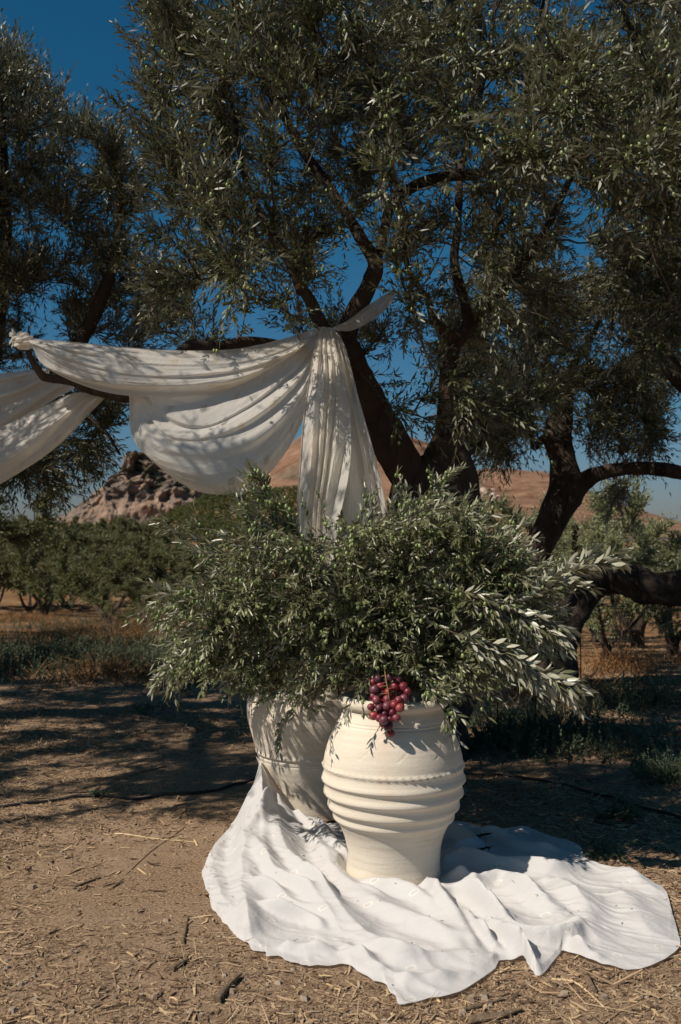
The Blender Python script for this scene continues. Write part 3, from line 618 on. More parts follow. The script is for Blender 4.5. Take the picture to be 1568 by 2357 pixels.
# ------------------------------------------------------------------ the two big jars
def jar_material():
    m, n, out = mat('cream_clay'); p = n.nodes.new('ShaderNodeBsdfPrincipled'); v = coords(n); vs = coords(n, (1, 1, 14))
    a = noise(n, 3.0, 5, 0.6, vs); b = noise(n, 5, 4, 0.6, v); f = noise(n, 260, 4, 0.7, v); m2 = noise(n, 46, 5, 0.7, v); pits = noise(n, 120, 2, 0.5, v)
    c = ramp(n, [(0.3, (0.57, 0.50, 0.405)), (0.5, (0.64, 0.575, 0.475)), (0.72, (0.67, 0.61, 0.515))], a.outputs[0]).outputs[0]
    c = mixc(n, ramp(n, [(0.55, (0, 0, 0)), (0.75, (0.5, 0.5, 0.5))], b.outputs[0]).outputs[0], c, (0.66, 0.50, 0.37))
    c = mixc(n, ramp(n, [(0.22, (0.7, 0.7, 0.7)), (0.30, (0, 0, 0))], pits.outputs[0]).outputs[0], c, (0.42, 0.33, 0.23))
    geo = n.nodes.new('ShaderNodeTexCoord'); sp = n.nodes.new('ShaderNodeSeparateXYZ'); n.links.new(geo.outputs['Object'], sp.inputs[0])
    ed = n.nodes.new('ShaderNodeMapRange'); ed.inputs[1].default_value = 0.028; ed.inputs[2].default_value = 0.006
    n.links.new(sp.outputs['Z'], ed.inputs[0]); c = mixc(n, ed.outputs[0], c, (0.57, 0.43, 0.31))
    n.links.new(c, p.inputs['Base Color']); p.inputs['Roughness'].default_value = 0.92; p.inputs['Specular IOR Level'].default_value = 0.15
    nb = bump(n, a.outputs[0], 0.35, 0.006); nb = bump(n, m2.outputs[0], 0.35, 0.004, nb); nb = bump(n, f.outputs[0], 0.55, 0.0022, nb)
    n.links.new(nb, p.inputs['Normal']); n.links.new(p.outputs[0], out.inputs['Surface']); return m
M_CLAY = jar_material()
def gauss(z, c, s_): return np.exp(-((z - c) / s_) ** 2)
def make_jar(name, loc, body, rim_r, H, ridges, scallop, zig, label, rotz=0.0, tilt=0.0, scale=1.0, lines=()):
    T = empty(name, loc, category='jar', label=label); T.rotation_euler = (tilt, 0, rotz)
    b = np.array(body); nz = 420; z = np.linspace(0, b[-1, 0], nz); na = 300
    rr = catmull(b[:, ::-1], 2000); rz = np.interp(z, rr[:, 1], rr[:, 0])
    for (c, s_, a) in ridges:
        prof = np.where(z > c, gauss(z, c, s_ * 1.15), gauss(z, c, s_ * 0.62)); rz = rz + a * prof
    for (c, s_, a) in lines: rz = rz - a * gauss(z, c, s_)
    ang = np.linspace(0, 2 * math.pi, na + 1); A, Z = np.meshgrid(ang, z); RR = np.repeat(rz[:, None], na + 1, 1)
    RR = RR + 0.0020 * vnoise(np.stack([np.cos(A) * 1.5, np.sin(A) * 1.5, Z * 5], -1), 3)
    if scallop:
        c, nl, amp = scallop; cw = c + 0.004 * np.sin(A * nl); band = gauss(Z, c, .011)
        RR = RR + band * (0.007 + amp * (((A * nl / 6.2832 + 20 * (Z - c)) % 1.0) ** 1.3 - 0.5)) * (1 + .25 * vnoise(np.stack([A * 6, Z * 0, Z * 0], -1), 4))
    if zig:
        z0, z1, nt_ = zig; ph = (A / (2 * math.pi) * nt_) % 1.0; tri = z0 + (z1 - z0) * np.abs(2 * ph - 1)
        wv = 0.010 * np.sin(ph * 6.283)
        slope = (z1 - z0) * 2 * nt_ / (2 * math.pi * 0.3); dist = np.abs(Z - tri - wv) / math.sqrt(1 + slope ** 2)
        RR = RR - 0.0018 * gauss(dist, 0, .0022)
    V = np.stack([RR * np.cos(A), RR * np.sin(A), Z], -1) * scale
    mb = MB(); grid(mb, V)
    k = np.arange(na); mb.add(np.vstack([V[0, :-1], [[0, 0, 0.0]]]), np.stack([(k + 1) % na, k, k * 0 + na], -1))
    # inner wall
    zi = np.linspace(b[-1, 0], 0.05, 30); ri = np.interp(zi, z, rz) - .022; Ai, Zi = np.meshgrid(ang[::4], zi)
    grid(mb, np.stack([ri[:, None] * np.cos(Ai), ri[:, None] * np.sin(Ai), Zi], -1) * scale)
    mb.build('body', M_CLAY, None).parent = T
    # rolled lip
    t = np.linspace(0, 2 * math.pi, 22); AA, TT = np.meshgrid(ang, t); lr, lh = 0.026, 0.024
    cr = rim_r - lr; rad = cr + lr * np.cos(TT) + .0015 * np.sin(AA * 3); zz = H - lh + lh * np.sin(TT) * (1 + 0.05 * np.cos(AA * 2))
    mb = MB(); grid(mb, np.stack([rad * np.cos(AA), rad * np.sin(AA), zz], -1) * scale, flip=True)
    o = mb.build('rim', M_CLAY, None); o.parent = T
    return T
JX, JY = 0.236, 4.47
J1 = make_jar('clay_jar', (JX, JY, 0.012), [(0, .212), (.02, .210), (.07, .207), (.14, .213), (.20, .232), (.25, .258), (.30, .278), (.36, .296), (.42, .307), (.48, .310), (.53, .306), (.60, .285), (.66, .256), (.71, .230), (.735, .222), (.75, .224), (.765, .226)],
              .247, .792, [(.425, .020, .0135), (.365, .020, .0145), (.305, .020, .0135), (.255, .016, .010)], (.487, 58, .0055), (.555, .645, 11),
              'cream clay jar with ridges and a scalloped band, the front one of the two', rotz=1.0, lines=[(.675, .0035, .003), (.688, .003, .0025), (.228, .002, .0015)])
J2 = make_jar('clay_jar', (-0.165, 5.50, 0.012), [(0, .235), (.03, .233), (.10, .238), (.18, .258), (.26, .285), (.34, .305), (.42, .330), (.50, .352), (.58, .358), (.66, .342), (.74, .300), (.80, .258), (.83, .240), (.85, .238)],
              .262, .885, [(.325, .012, .006)], None, None, 'smooth cream clay jar behind the ridged one, leafy shadows on its shoulder', rotz=2.2, tilt=0.02,
              lines=[(.311, .004, .004), (.288, .003, .002), (.42, .003, .0012), (.55, .003, .0012)])

# ------------------------------------------------------------------ cloth
def cloth_mat(name, col, transl, transp, dia=True, rough=0.85, cell=0.20, ring=(0.77, 0.757, 0.74)):
    m, n, out = mat(name); p = n.nodes.new('ShaderNodeBsdfPrincipled'); tc = n.nodes.new('ShaderNodeTexCoord'); uv = tc.outputs['UV']
    mp = n.nodes.new('ShaderNodeMapping'); mp.inputs['Scale'].default_value = (40, 420, 1); n.links.new(uv, mp.inputs[0])
    th = noise(n, 1.0, 4, 0.7, mp.outputs[0], .4)
    c = mixc(n, th.outputs[0], tuple(x * 0.94 for x in col), col)
    alpha = None
    if dia:   # woven squares scattered in staggered rows: opaque satin frame round a denser centre
        sep = n.nodes.new('ShaderNodeSeparateXYZ'); n.links.new(uv, sep.inputs[0])
        def mth(op, a, b=None, c_=None):
            k = n.nodes.new('ShaderNodeMath'); k.operation = op
            for i, x in enumerate((a, b, c_)):
                if x is None: continue
                if isinstance(x, (int, float)): k.inputs[i].default_value = x
                else: n.links.new(x, k.inputs[i])
            return k.outputs[0]
        u = mth('DIVIDE', sep.outputs['X'], cell); v = mth('DIVIDE', sep.outputs['Y'], cell)
        row = mth('FLOOR', v); off = mth('MULTIPLY', mth('MODULO', mth('ABSOLUTE', row), 2.0), 0.5)
        fu = mth('SUBTRACT', mth('FRACT', mth('ADD', u, off)), 0.5); fv = mth('SUBTRACT', mth('FRACT', v), 0.5)
        dd = mth('MAXIMUM', mth('ABSOLUTE', fu), mth('ABSOLUTE', fv)) ; dd = mth('ADD', dd, mth('MULTIPLY', mth('ADD', mth('ABSOLUTE', fu), mth('ABSOLUTE', fv)), 0.25))
        inn = mth('LESS_THAN', dd, 0.105); core = mth('LESS_THAN', dd, 0.070)
        edge = mth('SUBTRACT', inn, core)
        c = mixc(n, core, c, tuple(x * y for x, y in zip(col, (0.86, 0.83, 0.78))))
        c = mixc(n, edge, c, ring)
        rg_ = mth('SUBTRACT', rough, mth('MULTIPLY', edge, 0.25)); n.links.new(rg_, p.inputs['Roughness'])
        alpha = mth('MULTIPLY', mth('SUBTRACT', 1.0, mth('MULTIPLY', inn, 0.9)), transp)
    else: p.inputs['Roughness'].default_value = rough
    n.links.new(c, p.inputs['Base Color']); p.inputs['Specular IOR Level'].default_value = 0.2; p.inputs['Sheen Weight'].default_value = 0.15
    wr = noise(n, 30, 4, 0.6, uv, 0.5)
    nb = bump(n, wr.outputs[0], 0.55, 0.006); nb = bump(n, th.outputs[0], 0.30, 0.0015, nb); n.links.new(nb, p.inputs['Normal'])
    t = n.nodes.new('ShaderNodeBsdfTranslucent'); n.links.new(mixc(n, 0.3, c, (0.88, 0.79, 0.62)), t.inputs['Color']); n.links.new(nb, t.inputs['Normal'])
    ms = n.nodes.new('ShaderNodeMixShader'); ms.inputs[0].default_value = transl
    n.links.new(p.outputs[0], ms.inputs[1]); n.links.new(t.outputs[0], ms.inputs[2])
    tr_ = n.nodes.new('ShaderNodeBsdfTransparent'); m3 = n.nodes.new('ShaderNodeMixShader')
    if alpha is not None: n.links.new(alpha, m3.inputs[0])
    else: m3.inputs[0].default_value = transp
    n.links.new(ms.outputs[0], m3.inputs[1]); n.links.new(tr_.outputs[0], m3.inputs[2]); n.links.new(m3.outputs[0], out.inputs['Surface'])
    return m
M_DRAPE = cloth_mat('sheer_drape', (0.85, 0.81, 0.74), 0.54, 0.07, ring=(0.66, 0.59, 0.48))
M_CLOTH = cloth_mat('ground_cloth', (0.74, 0.725, 0.72), 0.25, 0.12)

def cloth_uv(X):
    du = np.concatenate([np.zeros((1, X.shape[1])), np.cumsum(np.linalg.norm(np.diff(X, axis=0), axis=-1), 0)], 0).mean(1, keepdims=True)
    dv = np.concatenate([np.zeros((X.shape[0], 1)), np.cumsum(np.linalg.norm(np.diff(X, axis=1), axis=-1), 1)], 1).mean(0, keepdims=True)
    return np.stack([du + 0 * dv, dv + 0 * du], -1)

# --- the sheet on the ground
def gp(x, y, z=0.006):
    a = PXH / 2 - y; dy, dz = ct * FPX - st_ * a, st_ * FPX + ct * a
    Y = (z - EYE) / dz * dy; return np.array(P(x, y, Y))
back = [gp(465, 2008), gp(478, 1985), gp(505, 1945), gp(533, 1902, .012), np.array(P(560, 1858, 5.2)), np.array(P(580, 1815, 5.28)), np.array(P(594, 1772, 5.34)), np.array(P(600, 1742, 5.38)), np.array(P(608, 1772, 5.34)),
        np.array(P(628, 1818, 5.28)), np.array(P(655, 1858, 5.22)), gp(690, 1893, .03), gp(735, 1900, .04), gp(790, 1893, .035), gp(850, 1890), gp(930, 1888), gp(1000, 1888), gp(1063, 1893), gp(1133, 1908), gp(1208, 1903), gp(1248, 1918), gp(1328, 1944), gp(1354, 1981), gp(1434, 2014), gp(1524, 2044), gp(1549, 2109), gp(1556, 2140)]
front = [gp(465, 2014), gp(470, 2045), gp(481, 2072), gp(495, 2102), gp(513, 2133), gp(542, 2160), gp(576, 2182), gp(608, 2198), gp(642, 2209), gp(690, 2222), gp(730, 2229), gp(790, 2223), gp(835, 2250), gp(877, 2268), gp(905, 2292), gp(930, 2314), gp(990, 2302), gp(1063, 2284), gp(1133, 2239), gp(1153, 2214),
         gp(1198, 2214), gp(1223, 2239), gp(1248, 2247), gp(1284, 2204), gp(1303, 2192), gp(1384, 2222), gp(1449, 2234), gp(1509, 2224), gp(1564, 2184), gp(1560, 2150)]
OUTLINE = [tuple(q[:2]) for q in back] + [tuple(q[:2]) for q in front[::-1]]
nu, nv = 420, 240
B = catmull(back, nu); F = catmull(front, nu)
hem = np.linspace(0, 1, nu); hz = .011 * fbm(np.stack([hem * 55, 0 * hem, 0 * hem], -1), 3, 91) * np.clip(np.minimum(hem, 1 - hem) * 20, 0, 1); v = np.linspace(0, 1, nv)[None, :, None]
X = B[:, None] * (1 - v) + F[:, None] * v
X[..., 1] += hz[:, None] * v[..., 0] ** 9; X[..., 0] += .7 * hz[:, None] * v[..., 0] ** 9; X[..., 1] += .8 * (hz[::-1] * (B[:, 2] < .02))[:, None] * (1 - v[..., 0]) ** 9
X[..., 2] = 0.008 + (B[:, None, 2] - 0.008) * (1 - v[..., 0]) ** 2.2
uu, vv = np.meshgrid(np.linspace(0, 1, nu), np.linspace(0, 1, nv), indexing='ij')
def c2(l): return [(432 + a_ * .3507, 1689 + b_ * .3507) for a_, b_ in l]
def c6(l): return [(782.5 + a_ * .5011, 1492.6 + b_ * .5011) for a_, b_ in l]
FOLDS = [  # (line on the picture, height, width)
 (c2([(480, 190), (500, 420), (560, 560), (640, 650)]), .045, .030), (c2([(650, 660), (560, 690), (480, 730), (410, 790)]), .050, .030),
 (c2([(520, 300), (620, 480), (760, 640), (900, 760), (1020, 850), (1200, 960)]), .036, .034), (c2([(590, 520), (720, 680), (880, 850), (1000, 1000), (1250, 1180), (1500, 1300)]), .032, .050),
 (c2([(600, 720), (640, 860), (740, 990), (900, 1120), (1100, 1330), (1400, 1500)]), .048, .050), (c2([(430, 830), (520, 960), (680, 1080), (860, 1170), (1020, 1370)]), .044, .040),
 (c2([(410, 980), (440, 1070), (560, 1120), (800, 1200), (1000, 1300)]), .034, .034), (c2([(400, 1170), (560, 1200), (800, 1260), (900, 1330)]), .032, .030),
 (c2([(370, 560), (375, 800), (370, 1100), (385, 1300), (430, 1370)]), .040, .055), (c2([(900, 880), (1100, 960), (1300, 1060), (1568, 1130)]), .028, .05),
 (c2([(1370, 1020), (1430, 985), (1500, 1000), (1530, 1060)]), .050, .022), (c2([(760, 600), (880, 700), (1000, 830)]), .030, .028), (c2([(200, 560), (160, 800), (220, 1100), (330, 1300)]), .020, .06),
 (c2([(600, 1420), (800, 1450), (1000, 1440)]), .022, .03), (c2([(960, 1020), (1200, 1110), (1420, 1200)]), .026, .035), (c2([(1000, 1420), (1150, 1520), (1300, 1600)]), .030, .035),
 (c6([(440, 1010), (560, 985), (700, 1010), (860, 1020), (1000, 1040), (1140, 1010)]), .040, .050), (c6([(600, 1100), (740, 1080), (820, 1130), (920, 1200), (1020, 1250)]), .046, .050),
 (c6([(330, 1070), (380, 1080), (430, 1170), (500, 1240), (560, 1330), (640, 1420)]), .050, .028), (c6([(440, 1180), (520, 1150), (620, 1180), (720, 1260), (820, 1340), (1040, 1360), (1100, 1300)]), .055, .034),
 (c6([(0, 1050), (200, 1120), (380, 1200), (500, 1290), (560, 1400)]), .032, .045), (c6([(0, 1130), (250, 1260), (470, 1350), (600, 1450)]), .028, .045),
 (c6([(0, 1330), (150, 1400), (300, 1440), (470, 1440), (700, 1440)]), .030, .040), (c6([(1040, 1370), (1130, 1430), (1200, 1455)]), .036, .024), (c6([(560, 860), (700, 880), (850, 930), (1000, 940)]), .034, .045),
 (c6([(1200, 1000), (1300, 1060), (1450, 1130)]), .026, .06), (c6([(680, 1300), (760, 1340), (860, 1440), (920, 1500)]), .048, .026), (c6([(480, 830), (600, 920), (500, 965)]), .040, .035),
 (c6([(900, 1090), (1000, 1120), (1120, 1230), (1160, 1340)]), .030, .06), (c6([(560, 1240), (640, 1330), (740, 1400)]), .044, .024), (c6([(250, 1040), (320, 1080), (300, 1130)]), .034, .02), (c6([(960, 1240), (1050, 1290), (1200, 1380)]), .022, .05),
 (c6([(480, 1060), (580, 1080), (640, 1110)]), .034, .022), (c6([(250, 1540), (380, 1540), (560, 1530)]), .02, .04), (c6([(1250, 1120), (1350, 1230), (1430, 1350)]), .02, .07)]
XY = X[..., :2]; Hs = np.zeros((nu, nv)); slopeside = np.array([0.75, -0.66])
wx = XY + .018 * np.stack([vnoise(np.stack([XY[..., 0] * 7, XY[..., 1] * 7, 0 * uu], -1), 3), vnoise(np.stack([XY[..., 0] * 7, XY[..., 1] * 7, 0 * uu + 5], -1), 4)], -1)
for (ln, hh, ww) in FOLDS:
    c = catmull([gp(a_, b_)[:2] for a_, b_ in ln], 40); best = np.full((nu, nv), 9.0); tt = np.zeros((nu, nv)); sd = np.zeros((nu, nv))
    for i in range(39):
        a_, b_ = c[i], c[i + 1]; ab = b_ - a_; L2_ = ab @ ab + 1e-12; t = np.clip(((wx - a_) @ ab) / L2_, 0, 1); dv_ = wx - a_ - t[..., None] * ab; d_ = np.sqrt((dv_ ** 2).sum(-1))
        m_ = d_ < best; best[m_] = d_[m_]; tt[m_] = (i + t[m_]) / 39; sd[m_] = np.sign(ab[0] * dv_[..., 1] - ab[1] * dv_[..., 0])[m_]
    ww_ = ww * np.where(sd < 0, 0.80, 1.15); prof_ = .55 * np.exp(-(best / (ww_ * .85)) ** 1.25) + .45 / (1 + (best / (ww_ * 1.1)) ** 3.2) ; e_ = np.sqrt(np.clip(np.sin(np.clip(tt, .02, .98) * math.pi), 0, 1))
    h_ = hh * 1.15 * prof_ * e_ * (1 + .25 * np.sin(tt * 11 + hh * 300))
    Hs = np.sqrt(Hs ** 2 * 1.0 + h_ ** 2 + 0.25 * Hs * h_)
q3 = np.stack([XY[..., 0] * 3 - XY[..., 1] * 2.2, (XY[..., 0] * 2.2 + XY[..., 1] * 3) * 2.6, 0 * uu], -1)
q4 = np.stack([XY[..., 0] * 6 - XY[..., 1] * 5 + 1.2 * vnoise(np.stack([XY[..., 0] * 2, XY[..., 1] * 2, 0 * uu], -1), 61), (XY[..., 0] * 3.2 + XY[..., 1] * 5) * 4.2, 0 * uu], -1)
fine = np.clip(ridge(q3 * 1.1, 2, 21) * .5, 0, 1) * .014 + .0055 * np.clip(ridge(q4 * .62, 2, 71), 0, 2) * np.clip(.5 + vnoise(np.stack([XY[..., 0] * 2.4, XY[..., 1] * 3, 0 * uu], -1), 17), 0, 1)
def crest(fx, fy, sd_, pw): return np.clip(1 - np.abs(vnoise(np.stack([XY[..., 0] * fx + .9 * vnoise(np.stack([XY[..., 0] * 2.1, XY[..., 1] * 2.1, 0 * uu], -1), sd_ + 3), (XY[..., 1] + .55 * XY[..., 0]) * fy + 1.3 * vnoise(np.stack([XY[..., 0] * 2.6, XY[..., 1] * 2.6, 0 * uu], -1), sd_ + 6), 0 * uu], -1), sd_)) * 3.2, 0, 1) ** pw
mk_ = np.clip(.55 + .9 * vnoise(np.stack([XY[..., 0] * 2.2, XY[..., 1] * 2.8, 0 * uu + 2], -1), 83), 0, 1)
fine = fine + .011 * crest(2.2, 7.5, 41, 1.4) * mk_ + .0055 * crest(5, 15, 47, 1.3) * (1 - .5 * mk_) + .004 * crest(9, 9, 53, 1.2)
ed_ = np.minimum(np.minimum(vv, 1 - vv) * 26 + .15, 1) * np.minimum(np.minimum(uu, 1 - uu) * 20, 1)
edgez = .006 * np.clip(vnoise(np.stack([uu * 40, vv * 3, 0 * uu], -1), 8), 0, 1)
def blur(a, k):
    for _ in range(k):
        p_ = np.pad(a, 1, mode='edge'); a = (p_[:-2, 1:-1] + p_[2:, 1:-1] + p_[1:-1, :-2] + p_[1:-1, 2:] + 2 * a) / 6
    return a
dz_ = (blur(Hs, 2) * 1.55 + fine * .7) * ed_ + edgez * (1 - ed_)
r1 = np.hypot(XY[..., 0] - JX, XY[..., 1] - JY); under = np.clip((r1 - .205) / .05, 0, 1); under = under ** .6
X[..., 2] += dz_ * under + .002
rr1 = np.maximum(r1, 1e-4)
r2 = np.hypot(XY[..., 0] + .165, XY[..., 1] - 5.5); rj = np.interp(X[..., 2], [0, .1, .18, .26, .34, .42], [.245, .25, .27, .297, .318, .34]); f_ = np.where(r2 < rj, rj / np.maximum(r2, 1e-4), 1.0)
X[..., 0] = -.165 + (X[..., 0] + .165) * f_; X[..., 1] = 5.5 + (X[..., 1] - 5.5) * f_
X[..., 1] -= 0.20 * dz_
mb = MB(); grid(mb, X, uv=np.stack([X[..., 0] * .92 + X[..., 1] * .39 + .05 * vnoise(X * [1.5, 1.5, 0], 7), X[..., 1] * .92 - X[..., 0] * .39 + X[..., 2] + .05 * vnoise(X * [1.5, 1.5, 0] + 4, 9)], -1)); CX = X
# the strip that rises behind the front jar's right side
sb = np.array([P(1063, 1893, 5.15), P(1045, 1880, 5.2), P(1020, 1890, 5.1)])
o = mb.build('ground_cloth', M_CLOTH); o['category'] = 'cloth'; o['label'] = 'white sheer cloth with woven squares spread and crumpled on the dirt under the jars'
def sweep_cloth(mb, keys, nu, nv, folds, seed, ybulge=0.0, uvs=1.0, conv=(0, 0), amp=0.03):
    """keys: list of key curves (each a list of world points), smooth across and along; folds are creases running along the curves"""
    C = np.stack([catmull(k, nu) for k in keys], 1)               # (nu, K, 3)
    C = np.stack([catmull(C[i], nv) for i in range(nu)], 0)         # (nu, nv, 3)
    u = np.linspace(0, 1, nu)[:, None]; v = np.linspace(0, 1, nv)[None, :]
    ph = v * folds + 0.55 * vnoise(np.stack([u * 2.2 + 0 * v, v * 2.5 + 0 * u, 0 * u * v], -1), seed) + 0.25 * v * np.sin(v * 9 + seed)
    f = ph % 1.0; w_ = np.where(f < 0.72, f / 0.72, (1 - f) / 0.28)   # one-sided crease, a rounded belly under a sharp tuck
    w_ = w_ * w_ * (3 - 2 * w_)
    ends = np.clip(np.minimum((u + .04) / 0.22, 1), 0, 1) * np.clip(np.minimum((1.04 - u) / 0.22, 1), 0, 1)
    loc = 0.55 + 0.6 * vnoise(np.stack([u * 2.5 + 0 * v, v * 3 + 5 + 0 * u, 0 * u * v], -1), seed + 2)
    d = -w_ * amp * np.clip(loc, 0.15, 1.4) * (0.35 + 0.65 * ends) - ybulge * np.sin(v * math.pi) * np.sin(u * math.pi)
    d = d + 0.003 * fbm(np.stack([u * 7 + 0 * v, v * 22 + 0 * u, 0 * u * v], -1), 3, seed + 5)
    C[..., 1] += d; C[..., 2] += -0.25 * w_ * amp * np.clip(loc, 0.15, 1.4)
    grid(mb, C, uv=cloth_uv(C) * uvs); return C
def K(*a): return [P(*q) for q in a]
# --- the swag hung from the knot on the limb to the fork
SW = empty('fabric_swag', P(735, 760, 5.5), category='draped cloth', label='sheer white swag hanging between the knotted limb end and the tree fork')
mb = MB()
sweep_cloth(mb, [K((66, 778, 4.98), (190, 789, 5.05), (350, 803, 5.12), (520, 805, 5.2), (640, 783, 5.3), (738, 752, 5.52)),
                 K((70, 784, 4.95), (175, 815, 4.98), (330, 838, 5.03), (520, 838, 5.12), (650, 806, 5.24), (740, 756, 5.50)),
                 K((72, 792, 4.94), (160, 842, 4.95), (310, 880, 4.99), (500, 872, 5.08), (660, 822, 5.2), (742, 760, 5.48)),
                 K((78, 800, 4.95), (116, 852, 4.98), (256, 903, 5.02), (430, 912, 5.06), (560, 884, 5.14), (742, 764, 5.47))], 200, 90, 3.2, 3, .03, amp=.05)
mb.build('upper_swag', M_DRAPE, SW)
mb = MB()
sweep_cloth(mb, [K((325, 896, 5.20), (410, 903, 5.12), (510, 880, 5.12), (600, 842, 5.2), (670, 802, 5.3), (740, 760, 5.50)),
                 K((326, 906, 5.18), (380, 958, 5.08), (480, 968, 5.06), (580, 918, 5.12), (676, 838, 5.26), (742, 764, 5.48)),
                 K((318, 908, 5.16), (372, 988, 5.04), (455, 1002, 5.02), (566, 960, 5.06), (680, 866, 5.22), (744, 766, 5.46)),
                 K((308, 908, 5.15), (352, 1016, 5.02), (460, 1042, 4.99), (580, 1008, 5.03), (690, 896, 5.2), (745, 768, 5.45)),
                 K((303, 909, 5.15), (330, 1034, 5.04), (462, 1100, 5.0), (588, 1066, 5.05), (694, 935, 5.2), (746, 769, 5.44)),
                 K((297, 909, 5.16), (313, 1018, 5.10), (452, 1130, 5.06), (592, 1112, 5.1), (694, 975, 5.22), (747, 770, 5.44))], 200, 130, 4.2, 9, .04, amp=.065)
mb.build('lower_swag', M_DRAPE, SW)
# the knot round the limb end
mb = MB(); t = np.linspace(0, 2 * math.pi, 60); s = np.linspace(0, math.pi, 30); A, B_ = np.meshgrid(t, s); kc = np.array(P(54, 786, 4.98))
rk = 0.040 * (1 + .16 * np.sin(A * 5 + B_ * 3) + .10 * np.sin(A * 9 - B_ * 4) + .1 * vnoise(np.stack([np.cos(A) * 3, np.sin(A) * 3, B_ * 2], -1), 4))
grid(mb, kc + np.stack([rk * 1.15 * np.cos(B_), rk * np.sin(B_) * np.cos(A) * .9, rk * np.sin(B_) * np.sin(A)], -1), uv=np.stack([A * .03, B_ * .03], -1))
for k in range(5):
    a = kc + [-.03, 0, .01]; e = kc + [-.055 - .012 * (k % 2), -.01, .045 - .022 * k]
    q = [a, (a + e) / 2 + [0, -.012, 0], e]; qq = [p_ + np.array([.0, .012, .026]) for p_ in q]
    C = np.stack([catmull(q, 10), catmull([(x_ + y_) / 2 + np.array([0, -.012, 0]) for x_, y_ in zip(q, qq)], 10), catmull(qq, 10)], 1); grid(mb, C, uv=cloth_uv(C))
mb.build('knot', M_DRAPE, SW)
# --- the panel hanging down from the fork
PN = empty('hanging_cloth', P(760, 770, 5.5), category='draped cloth', label='long sheer white panel falling straight from the tree fork into the greenery')
mb = MB()
def pleats(mb, left, right, nu, nv, nf, seed, amp):
    Lc = catmull(left, nu); Rc = catmull(right, nu); v = np.linspace(0, 1, nv)[None, :, None]; C = Lc[:, None] * (1 - v) + Rc[:, None] * v
    u = np.linspace(0, 1, nu)[:, None]; vv_ = v[..., 0]
    ph = vv_ * nf + .5 * vnoise(np.stack([u * 1.3 + 0 * vv_, vv_ * 3 + 0 * u, 0 * u * vv_], -1), seed) + .3 * np.sin(vv_ * 7 + seed)
    w_ = np.abs(np.sin(ph * math.pi)) ** 0.8
    loc = .5 + .7 * np.abs(vnoise(np.stack([u * 1.5 + 0 * vv_, vv_ * 4 + 0 * u, 0 * u * vv_], -1), seed + 1))
    C[..., 1] -= amp * w_ * loc * np.clip(u * 3 + .3, 0, 1); C[..., 0] += .012 * np.sin(ph * 2 * math.pi) * np.clip(u * 3, 0, 1)
    C[..., 1] += .004 * fbm(np.stack([u * 14 + 0 * vv_, vv_ * 16 + 0 * u, 0 * u * vv_], -1), 3, seed + 4)
    grid(mb, C, uv=cloth_uv(C)); return C
pleats(mb, K((742, 752, 5.46), (730, 778, 5.36), (716, 850, 5.22), (702, 940, 5.12), (692, 1060, 5.06), (686, 1180, 5.05), (700, 1330, 5.05)), K((764, 756, 5.42), (776, 800, 5.24), (800, 900, 5.04), (804, 1010, 4.93), (796, 1100, 4.88), (776, 1200, 4.86), (760, 1330, 4.86)), 150, 110, 4.0, 3, .07)
mb.build('front_fall', M_DRAPE, PN)
mb = MB()
pleats(mb, K((756, 754, 5.48), (752, 800, 5.40), (765, 900, 5.24), (778, 1010, 5.14), (782, 1110, 5.10), (775, 1200, 5.08), (800, 1340, 5.06)), K((770, 757, 5.46), (790, 790, 5.34), (812, 860, 5.18), (838, 950, 5.02), (864, 1040, 4.92), (886, 1130, 4.88), (905, 1220, 4.86), (920, 1340, 4.86)), 150, 110, 3.6, 13, .07)
mb.build('rear_fall', M_DRAPE, PN)
mb = MB()
pleats(mb, K((750, 756, 5.50), (742, 800, 5.44), (740, 900, 5.32), (742, 1010, 5.22), (742, 1110, 5.20), (740, 1340, 5.18)), K((768, 756, 5.50), (784, 800, 5.42), (806, 900, 5.28), (822, 1010, 5.18), (834, 1110, 5.15), (850, 1340, 5.14)), 120, 70, 2.4, 33, .05)
mb.build('inner_fall', M_DRAPE, PN)
# --- the tail going up to the right behind the fork
TL = MB(); Cc = sweep_cloth(TL, [K((768, 752, 5.62), (800, 738, 5.7), (840, 708, 5.75), (880, 682, 5.8), (908, 664, 5.8)), K((772, 757, 5.60), (806, 748, 5.66), (848, 722, 5.7), (882, 694, 5.76), (912, 668, 5.8)), K((778, 762, 5.60), (812, 760, 5.64), (855, 738, 5.68), (892, 708, 5.75), (915, 672, 5.8))], 70, 30, 2.4, 5, 0, amp=.02)
o = TL.build('fabric_tail', M_DRAPE); o['category'] = 'draped cloth'; o['label'] = 'short twisted end of white cloth tied up among the leaves right of the fork'
